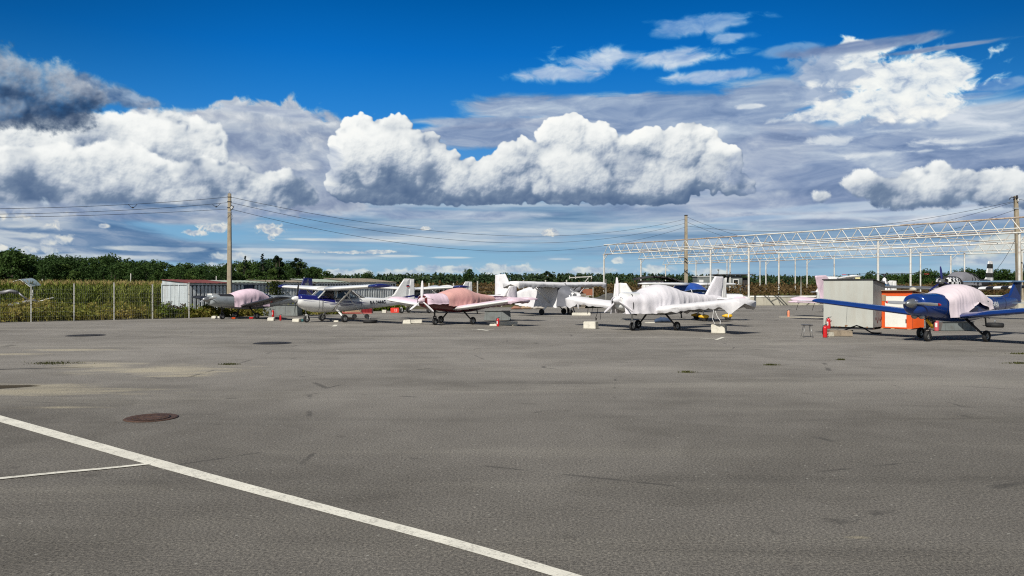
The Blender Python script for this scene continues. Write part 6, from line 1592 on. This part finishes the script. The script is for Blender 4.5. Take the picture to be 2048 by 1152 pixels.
    b = MB(); b.add([(-.10, -.12, H), (L+.10, -.12, H+.01), (L+.16, dep+.2, H-.16), (-.1, dep+.2, H-.1), (-.10, -.12, H+.035), (L+.10, -.12, H+.045), (L+.16, dep+.2, H-.125), (-.1, dep+.2, H-.06)],
                    [(0, 3, 2, 1), (4, 5, 6, 7), (0, 1, 5, 4), (1, 2, 6, 5), (2, 3, 7, 6), (3, 0, 4, 7)]); b.build('plywood_roof', ply, T)
    b = MB()
    for x in (.05, L*.4, L-.1): b.box((x, .0, .0), (.14, .22, .07))
    b.build('wooden_foot', ply, T)
    b = MB(); b.lathe([(.001, 0), (.16, .0), (.15, .08), (.08, .13), (.001, .15)], (L-.05, .25, H+.02), n=12); o = b.build('stone', conc); o.location = T.location; o.rotation_euler = T.rotation_euler; tag(o, 'grey stone weighing down the plywood roof of the orange cabinet', 'stone')
    # fire extinguishers
    def extinguisher(px, py, h, label, rz=.4, col=None, plate=True):
        p = gp(px, py); r = h*.155
        T = empty('fire_extinguisher', p, rz, label, 'extinguisher')
        b = MB(); b.lathe([(r*.8, 0), (r*.98, .015), (r, .04), (r, h*.70), (r*.88, h*.78), (r*.45, h*.84), (r*.32, h*.86), (r*.32, h*.90), (.001, h*.91)], n=18); b.build('cylinder', col or red, T)
        b = MB(); b.cyl((0, 0, h*.91), r*.34, h*.05, n=10); b.bar((-.01, 0, h*.93), (r*1.5, 0, h*1.0), .02, .015); b.bar((-.01, 0, h*.92), (r*1.3, 0, h*.93), .02, .012); b.build('valve', blk, T)
        b = MB(); b.tube([(-r*.2, 0, h*.90), (-r*1.1, 0, h*.86), (-r*1.35, 0, h*.55), (-r*1.2, 0, h*.25)], .014, 7); b.build('hose', blk, T)
        if plate:
            b = MB(); b.loft([[Vector((r*1.012*math.cos(a), r*1.012*math.sin(a), z)) for a in [3.6+.9*k/8 for k in range(9)]] for z in (h*.28, h*.58)], False, False, closed=False); b.build('paper_label', M['white'], T, recalc=False)
    extinguisher(1657, 657.4, .56, 'taller red fire extinguisher leaning at the left foot of the grey cabinet', -.3)
    extinguisher(1650, 675.2, .52, 'red fire extinguisher in front of the concrete block by the grey cabinet', .2, plate=False)
    extinguisher(1873, 662, .62, 'pinkish red fire extinguisher behind the nose wheel of the blue airplane', 0, mat('faded_red', (.55, .10, .11), .5))
    extinguisher(1577, 635, .52, 'orange fire extinguisher standing alone near the pink covered tail', 0, mat('faded_orange', (.72, .27, .15), .5), False)
    extinguisher(546, 633.5, .50, 'red fire extinguisher before the grey box beside the grey airplane', 0)
    extinguisher(561, 641.2, .36, 'small red fire extinguisher left of the white airplane nose wheel', 0, plate=False)
    extinguisher(996, 653, .46, 'dark red fire extinguisher on the concrete slab under the pink wing', 0)
    # blocks
    def block(px, py, wpx, hpx, dep, label, rz=0., m=None, name='concrete_block', taper=0.):
        p = gp(px, py); D = p.y; w = wpx/F*D; h = hpx/F*D; b = MB(); n = 5
        T = MB(); r_ = random.Random(px); q = lambda s=.012: (r_.random()-.5)*2*s
        vs = [Vector((x*w/2*(1-taper*(z > 0))+q(), y*dep/2+q(), (h if z > 0 else 0)+(q() if z > 0 else 0))) for z in (0, 1) for x, y in ((-1, -1), (1, -1), (1, 1), (-1, 1))]
        bm = bmesh.new(); V = [bm.verts.new(v) for v in vs]
        for f in ((0, 3, 2, 1), (4, 5, 6, 7), (0, 1, 5, 4), (1, 2, 6, 5), (2, 3, 7, 6), (3, 0, 4, 7)): bm.faces.new([V[i] for i in f])
        bmesh.ops.bevel(bm, geom=bm.edges[:], offset=.022, segments=2, affect='EDGES')
        me = bpy.data.meshes.new(name); bm.to_mesh(me); bm.free(); me.materials.append(m or conc)
        o = bpy.data.objects.new(name, me); link(o); o.location = p+Vector((0, dep/2, 0)); o.rotation_euler = (0, 0, rz); tag(o, label, 'concrete block'); return o
    o = block(1183, 658, 25, 14.5, .45, 'square pale concrete block left of the lilac-covered airplane', -.45, concw)
    o = block(1441, 667, 27, 18, .42, 'square pale concrete block right of the lilac-covered airplane', -.5, concw)
    for p0, lab in ((gp(1196, 652), 'tie-down strap hanging over the block left of the lilac-covered plane'),):
        b = MB(); b.tube([(0, 0, .9), (-.05, -.03, .6), (-.12, -.03, .4), (-.1, -.05, .25), (0, -.05, .18)], .014, 5); b.tube([(.1, 0, .7), (.12, 0, .45), (.1, 0, .3)], .012, 5); b.box((-.1, -.05, .35), (.06, .03, .1))
        o = b.build('tie_down_strap', M['black'], recalc=False); o.location = p0; tag(o, lab, 'strap')
    b = MB(); b.tube([(0, 0, 1.0), (.12, -.1, .6), (.2, -.3, .42), (.15, -.4, .15)], .012, 5); b.tube([(0, 0, 1.0), (-.1, -.1, .5), (0, -.3, .2)], .01, 5); o = b.build('tie_down_rope', M['gearw'], recalc=False); o.location = gp(1428, 660); tag(o, 'pale rope falling to the block right of the lilac-covered plane', 'rope')
    block(1163, 631.5, 37, 6, .35, 'long low concrete slab under the white high-wing airplane strut', 0, concw)
    block(825, 647, 36, 7, .4, 'flat cream concrete slab left of the salmon-covered airplane wheels', .12, concw); block(813, 648, 17, 8, .3, 'rounded cream block on the near end of the slab', 0, concw, taper=.2)
    block(1012, 650.8, 46, 7.5, .35, 'long cream slab under the pink wing of the salmon-covered airplane', 0, concw); block(987, 653, 16, 5, .25, 'small cream block before the long slab', 0, concw); block(1029, 652, 11, 4, .2, 'smallest cream block at the right end of the long slab', .3, concw)
    block(592, 644.2, 15, 6.5, .3, 'cream concrete block by the white airplane nose wheel', -.2, concw); block(602, 643.5, 9, 6, .2, 'teal painted block right of the cream one', 0, mat('teal_paint', (.02, .12, .13), .6))
    block(427, 637.5, 9, 5.5, .3, 'left small white block by the grey airplane nose wheel', 0, concw); block(437, 636.5, 6, 4, .25, 'right small white block by the grey airplane nose wheel', 0, concw)
    block(541, 642, 13, 7, .3, 'small pale block in front of the grey box', 0, concw); block(672, 644.6, 9, 3.5, .15, 'tiny chock left of the white airplane main wheel', 0, concw, 'wheel_chock')
    block(694, 639.2, 26, 4.5, .3, 'brown wooden beam behind the white airplane main wheel', 0, ply, 'wooden_beam')
    block(466, 638.4, 8, 3.5, .15, 'orange wheel chock under the nose of the grey airplane', .3, org, 'wheel_chock'); block(502, 637.8, 8, 3.5, .15, 'red wheel chock at the main wheel of the grey airplane', .3, red, 'wheel_chock')
    # long block near cabinet with beam
    block(1684, 673, 46, 12, .5, 'weathered brown concrete block in front of the grey cabinet', -.15, mat('brown_concrete', (.27, .22, .16), .95, 0, .3, 3., .5, (.12, .10, .08), .8, 10.), taper=.05); block(1662, 674, 12, 9, .3, 'pale broken block end beside the weathered brown block', .2, conc)
    p = gp(1712, 668); b = MB(); b.tube([(-.6, 0, .10), (-.15, .0, .28), (.05, .05, .34), (.3, .05, .26), (.62, 0, .06), (.95, -.05, .03)], .028, 7); b.box((.85, 0, .05), (.34, .12, .03), .1); b.bar((-.9, .1, .10), (-.1, .05, .13), .05); b.bar((.62, 0, .03), (1.15, .25, .03), .04)
    o = b.build('tow_bar', blk); o.location = p; tag(o, 'black bent tow bar lying in front of the grey cabinet', 'tow bar')
    p = gp(1691, 664); b = MB(); b.box((.05, .05, .22), (.9, .35, .05)); 
    # stool
    p = gp(1614, 675); T = empty('stool', p, .15, 'small wire-legged stool with a thin black seat left of the extinguishers', 'stool')
    b = MB(); b.lathe([(.001, .46), (.21, .46), (.225, .472), (.21, .485), (.001, .487)], n=20); b.build('seat', blk, T)
    for k in range(4):
        a = k*math.pi/2+.5; b = MB(); b.tube([(math.cos(a)*.15, math.sin(a)*.15, .46), (math.cos(a)*.20, math.sin(a)*.20, .2), (math.cos(a)*.26, math.sin(a)*.26, 0)], .009, 6); b.build('leg', M['alud'], T)
    # low grey tin box beside the blue plane and two others
    def tin_box(px, py, wpx, hpx, dep, label, slope=.12, ramp=True, m=None):
        p = gp(px, py); D = p.y; w = wpx/F*D; h = hpx/F*D
        T = empty('tin_box', p, 0, label, 'box')
        b = MB(); s = slope
        vs = [(-w/2, 0, .02), (w/2, 0, .02), (w/2, dep, .02), (-w/2, dep, .02), (-w/2+s, .03, h), (w/2-s, .03, h), (w/2-s, dep, h), (-w/2+s, dep, h)]
        b.add(vs, [(0, 3, 2, 1), (4, 5, 6, 7), (0, 1, 5, 4), (1, 2, 6, 5), (2, 3, 7, 6), (3, 0, 4, 7)]); b.build('shell', m or mat('tin_grey', (.20, .22, .215), .5, .3, .15, 2., .4), T)
        b = MB()
        for x in np.linspace(-w/2+s+.1, w/2-s-.1, 4): b.bar((x, -.006, .05), (x, .02, h-.04), .02, .012)
        b.bar((-w/2+s-.02, 0.0, h+.01), (w/2-s+.02, .0, h+.01), .05, .03); b.build('rib', m or bpy.data.materials['tin_grey'], T)
        return T
    tin = mat('tin_grey', (.20, .22, .215), .5, .3, .15, 2., .4)
    tin_box(1917, 662, 70, 18, .9, 'low grey tin box behind the main gear of the blue airplane', .1)
    tin_box(995, 641, 54, 19, .9, 'grey-green tin box with ribbed sides under the pink wing tip', .05)
    tin_box(560, 632, 70, 22, 1.2, 'dull grey metal box between the grey airplane and the white one', .05)
    # tyres lying down
    def tyre(px, py, r, label, w=.2):
        p = gp(px, py); T = empty('loose_tyre', p+Vector((0, r, 0)), 0, label, 'tyre')
        b = MB(); b.lathe([(r*.5, .02), (r*.8, 0.), (r*.97, w*.15), (r, w*.5), (r*.97, w*.85), (r*.8, w), (r*.5, w*.98), (r*.48, w*.5), (r*.5, .02)], n=30); b.build('tread', M['rubber'], T)
        b = MB(); b.tube([(0, 0, w*.5), (0, 0, w+.08), (.05, 0, w+.12)], .03, 6); b.box((0, 0, w*.55), (.2, .5, .05)); b.build('ring_bolt', M['alud'], T)
    tyre(2000, 655.5, .38, 'black tyre lying on the ground behind the blue airplane wing', .22); tyre(737, 646.5, .38, 'black tyre lying under the tail of the white airplane', .18)
    # rope from the strut to the tyre
    b = MB(); A = at(690, 586, 39.6); B_ = gp(737, 642); b.tube([A, A.lerp(B_, .5)+Vector((0, 0, -.02)), B_+Vector((0, 0, .12))], .016, 6); o = b.build('tie_down_strap', M['gearw'], recalc=False); tag(o, 'taut white tie-down strap from the white airplane wing to the tyre', 'strap')
    # tie lines along the ground
    wr = mat('ground_cable', (.30, .29, .26), .8)
    b = MB(); b.tube([gp(520, 637.5)+Vector((0, 0, .02)), gp(560, 636.8)+Vector((0, 0, .02)), gp(640, 638.)+Vector((0, 0, .02)), gp(740, 641)+Vector((0, 0, .02)), gp(800, 641)+Vector((0, 0, .02))], .022, 5); o = b.build('ground_cable', wr, recalc=False); tag(o, 'pale cable stretched along the ground behind the white airplane wheels', 'cable')
    b = MB(); b.tube([gp(1145, 632)+Vector((0, 0, .02)), gp(1100, 633)+Vector((0, 0, .02)), gp(1010, 634)+Vector((0, 0, .02))], .02, 5); o = b.build('ground_cable', wr, recalc=False); tag(o, 'thin cable on the ground under the white shrouded airplane', 'cable')
    b = MB(); b.bar(gp(1558, 635)+Vector((0, 0, .03)), gp(1655, 635.8)+Vector((0, 0, .03)), .08, .04); o = b.build('wooden_board', conc); tag(o, 'long pale board lying at the foot of the orange extinguisher', 'board')
    # red generator cart
    p = gp(722, 637.5); D = p.y; T = empty('generator_cart', p, .05, 'dark red louvred generator on a red frame cart behind the white airplane', 'cart')
    dr = mat('dark_red_louvre', (.22, .008, .012), .45, 0, .2); pr = mat('pink_red_frame', (.52, .13, .12), .5)
    b = MB(); b.box((.35, .3, .58), (.62, .6, .44)); G_ = b.build('generator', dr, T)
    b = MB()
    for k in range(7): b.box((.08+.09*k, -.008, .58), (.03, .02, .4))
    b.build('louvre', dr, G_)
    b = MB(); b.bar((-1.1, 0, .36), (.65, 0, .34), .05); b.bar((-1.1, .6, .36), (.65, .6, .34), .05); b.bar((-1.1, 0, .36), (-1.1, 0, .62), .05); b.bar((-1.1, 0, .36), (-1.1, .6, .36), .05); b.build('frame', pr, T)
    b = MB(); b.box((-.5, .3, .52), (1.0, .4, .26)); b.build('crate', ply, T)
    for x in (-.4, .35): wheel(T, (x, .0, .15), .15, .08)
    # red lettered box
    p = gp(789, 625.5); T = empty('red_box', p, 0, 'bright red box with white figures behind the tail of the white airplane', 'box')
    b = MB(); b.box((0, .3, .19), (.62, .5, .36)); b.build('body', mat('bright_red', (.72, .04, .02), .5), T)
    b = MB(); b.tube([(-.02, .045, .24), (.06, .045, .30), (.06, .045, .22), (-.02, .045, .10), (.08, .045, .10)], .014, 4); b.bar((.16, .045, .08), (.16, .045, .30), .025); b.build('white_figures', M['white'], T, recalc=False)
    b = MB(); b.box((0, .2, .12), (.3, .3, .22)); o = b.build('white_box', concw); o.location = gp(768, 626); tag(o, 'small white box left of the bright red box', 'box')
    # blue bundle under the covered plane
    p = gp(1327, 645.5); b = MB(); R = []
    for k in range(12):
        t = k/11; w = .16*math.sin(math.pi*min(.98, .08+t*.9))**.5*(1+.25*noise3(k*.9)); R.append([Vector((-.45+.95*t, w*1.2*math.cos(a)+.2, w*.95+w*(.9+.25*noise3(k*.7, a*2))*math.sin(a))) for a in [q*math.pi/8 for q in range(16)]])
    b.loft(R); o = b.build('tarp_bundle', cloth_mat('slate_blue_tarp', (.05, .08, .14), (.03, .05, .10), 1.)); o.location = p; tag(o, 'slate blue tarp bundle lying under the lilac-covered airplane', 'tarp bundle')
    b = MB(); b.box((0, .1, .02), (.5, .25, .04)); o = b.build('white_board', concw); o.location = gp(1300, 646); tag(o, 'white board beside the blue tarp bundle', 'board')
    # pallets and scaffold behind the white shrouded plane
    pal = mat('old_pallet_wood', (.25, .22, .18), .9, 0, .3, 3., .4)
    base = Vector(((1158-1024)/F*70., 70., 0))
    for k in range(9):
        T = empty('wooden_pallet', base+Vector((.04*((k*7) % 3-1), 0, k*.155)), .1*((k*5) % 3-1)*.3, 'weathered wooden pallet in the stack behind the white shrouded airplane', 'pallet', 'pallets in the stack by the scaffold')
        if k == 0:
            b = MB()
            for y in (0, .5, 1.): b.box((0, y, .065), (1.2, .10, .09))
            b.build('bearer', pal, T)
            b = MB()
            for x in np.linspace(-.55, .55, 6): b.box((x, .5, .12), (.12, 1.1, .022)); 
            b.box((0, -.02, .12), (1.2, .09, .02)); b.build('deck_boards', pal, T); P0 = T
        else:
            for ch in [c for c in bpy.data.objects if c.parent == P0]:
                c2 = ch.copy(); link(c2); c2.parent = T
    b = MB(); b.tube([(0, 0, 0), (.5, .1, .02), (.9, 0, 0)], [.28, .34, .25], 12); o = b.build('cloth_bale', M['dcloth']); o.location = base+Vector((-.7, .2, 1.75)); tag(o, 'grey cloth bale lying on top of the pallet stack', 'bale')
    b = MB(); b.box((0, 0, .3), (1.2, .8, .6)); o = b.build('scrap_heap_box', mat('rust_orange', (.28, .10, .05), .8)); o.location = base+Vector((.75, 1.2, 1.2)); tag(o, 'rusty box edge showing right of the pallet stack', 'box')
    sc = bpy.data.materials['white_fence_paint']; T = empty('scaffold_frame', (base.x+.6, 73., 0), 0, 'white scaffold frame with a long top bar beside the pallet stack', 'scaffold')
    Z = lambda y: EYE+(HOR-y)/F*73.
    X_ = lambda px: (px-1024)/F*73.-(base.x+.6)
    b = MB(); b.bar((X_(1139), 0, Z(555.5)), (X_(1183), 0, Z(553)), .10); 
    for px in (1139, 1151, 1183): b.bar((X_(px), 0, Z(558)), (X_(px), 0, Z(551.5)), .08)
    b.build('top_bar', sc, T)
    for px, y0, y1 in ((1172, 564, 598), (1186, 575, 602)):
        b = MB(); b.bar((X_(px), 0, 0), (X_(px), 0, Z(y0)), .07); b.build('post', sc, T)
    b = MB(); b.bar((X_(1168), 0, Z(566)), (X_(1177), 0, Z(555)), .07); b.bar((X_(1172), 0, Z(590)), (X_(1186), 0, Z(592)), .05); b.bar((X_(1170), .02, Z(598)), (X_(1178), .02, Z(585)), .06); b.build('brace', sc, T)
    b = MB(); b.bar((X_(1182.5), 0, 0), (X_(1182.5), 0, Z(557)), .06); b.build('rusty_post', rust, T)
    # poles propped under the shrouded plane
    b = MB(); A = at(1139, 592, 51.); B_ = gp(1150.5, 628.5); b.tube([A, B_], .045, 7); o = b.build('prop_pole', M['gearw']); tag(o, 'white slanting pole beside the nose of the white shrouded airplane', 'pole')
    b = MB(); A = gp(1137, 628.6); b.tube([A, A+Vector((-.03, 0, .9))], .09, 8); o = b.build('bollard', M['gear']); tag(o, 'black upright post before the nose of the white shrouded airplane', 'post')
    # junk on the ground behind the shrouded plane
    rr = random.Random(8)
    for i, (px, py, col, lab) in enumerate(((1052, 615.5, (.35, .25, .16), 'brown scrap lump behind the tail of the shrouded airplane'), (1062, 614.5, (.6, .55, .5), 'pale round scrap behind the shrouded airplane'), (1078, 615.5, (.5, .46, .4), 'pale flat scrap sheet under the shrouded airplane'), (1033, 616, (.3, .15, .1), 'reddish scrap by the tin box'))):
        p = gp(px, py+3); b = MB(); R = [[Vector((-.5+t, .25*k*math.cos(a), .02+.18*k*(1+math.sin(a))*(.7+.5*rr.random()))) for a in [q*math.pi/5 for q in range(10)]] for t, k in ((0, .3), (.3, 1), (.7, .8), (1, .2))]
        b.loft(R); o = b.build('scrap', mat('scrap_%d' % i, col, .85, var=.3)); o.location = p; tag(o, lab, 'scrap')
    # weeds-grown wreck on the far left
    T = empty('wrecked_trailer', (gp(8, 640).x+.3, gp(8, 640).y+1.0, -.12), .35, 'dark wrecked trailer frame half sunk in the weeds at the left edge', 'trailer')
    wm = mat('wreck_grey', (.22, .22, .23), .5, .3, .3, 3., .5); sm = mat('wreck_pale', (.55, .55, .53), .5)
    wheel(T, (.2, -.2, .62), .36, .16)
    b = MB(); b.loft([ring(*s, n=14) for s in ((-.6, .95, .10, .10), (0, 1.05, .25, .14), (.6, 1.18, .28, .18), (.9, 1.12, .12, .12))]); b.build('body', wm, T)
    b = MB(); b.tube([(.6, 0, 1.12), (1.2, 0, 1.25), (1.75, 0, 1.42)], .035, 7); b.build('drawbar', sm, T)
    b = MB(); b.tube([(.55, -.1, 1.2), (.15, -.1, 1.5), (-.1, -.1, 1.75)], .05, 7); b.tube([(-.1, -.1, 1.72), (-.5, -.1, 1.82), (-1.0, -.1, 1.7)], .11, 8); b.build('arm', wm, T)
    b = MB(); b.lathe([(.001, -.02), (.07, 0), (.001, .05)], (1.42, 0, 1.33), n=10); b.build('coupling', sm, T)
    # polycarbonate canopy on a post
    p = Vector(((63-1024)/F*47., 47., 0)); T = empty('curved_shelter', p, 0, 'curved translucent shelter roof on a pale post standing in the corn', 'shelter')
    pc = mat('polycarbonate', (.30, .38, .42), .2, .1, .1); b = MB(); vs = []; n = 12
    for i in range(n+1):
        t = i/n; x = -.92+1.05*t; z = 1.98+.48*math.sin(math.pi*(.18+.60*(1-t)))-.28*t**2; vs += [(x, -.35, z), (x+.15, .5, z+.10)]
    fs = [(2*i, 2*i+2, 2*i+3, 2*i+1) for i in range(n)]; b.add(vs, fs, True); b.add([(x, y, z-.02) for x, y, z in vs], fs, True); b.build('roof_sheet', pc, T)
    b = MB()
    for i in (0, 5, 12): b.bar(vs[2*i], vs[2*i+1], .035)
    b.bar(vs[0], vs[10], .03); b.bar(vs[10], vs[24], .03); b.build('rib', sm, T)
    b = MB(); b.bar((.1, 0, 0), (.08, 0, 1.98), .07); b.build('post', sm, T)

build_world()
build_sky()
build_ground()
build_vegetation()
build_containers()
build_fences()
build_wall_sheds()
build_hangar()
build_poles()
build_planes()
build_props()
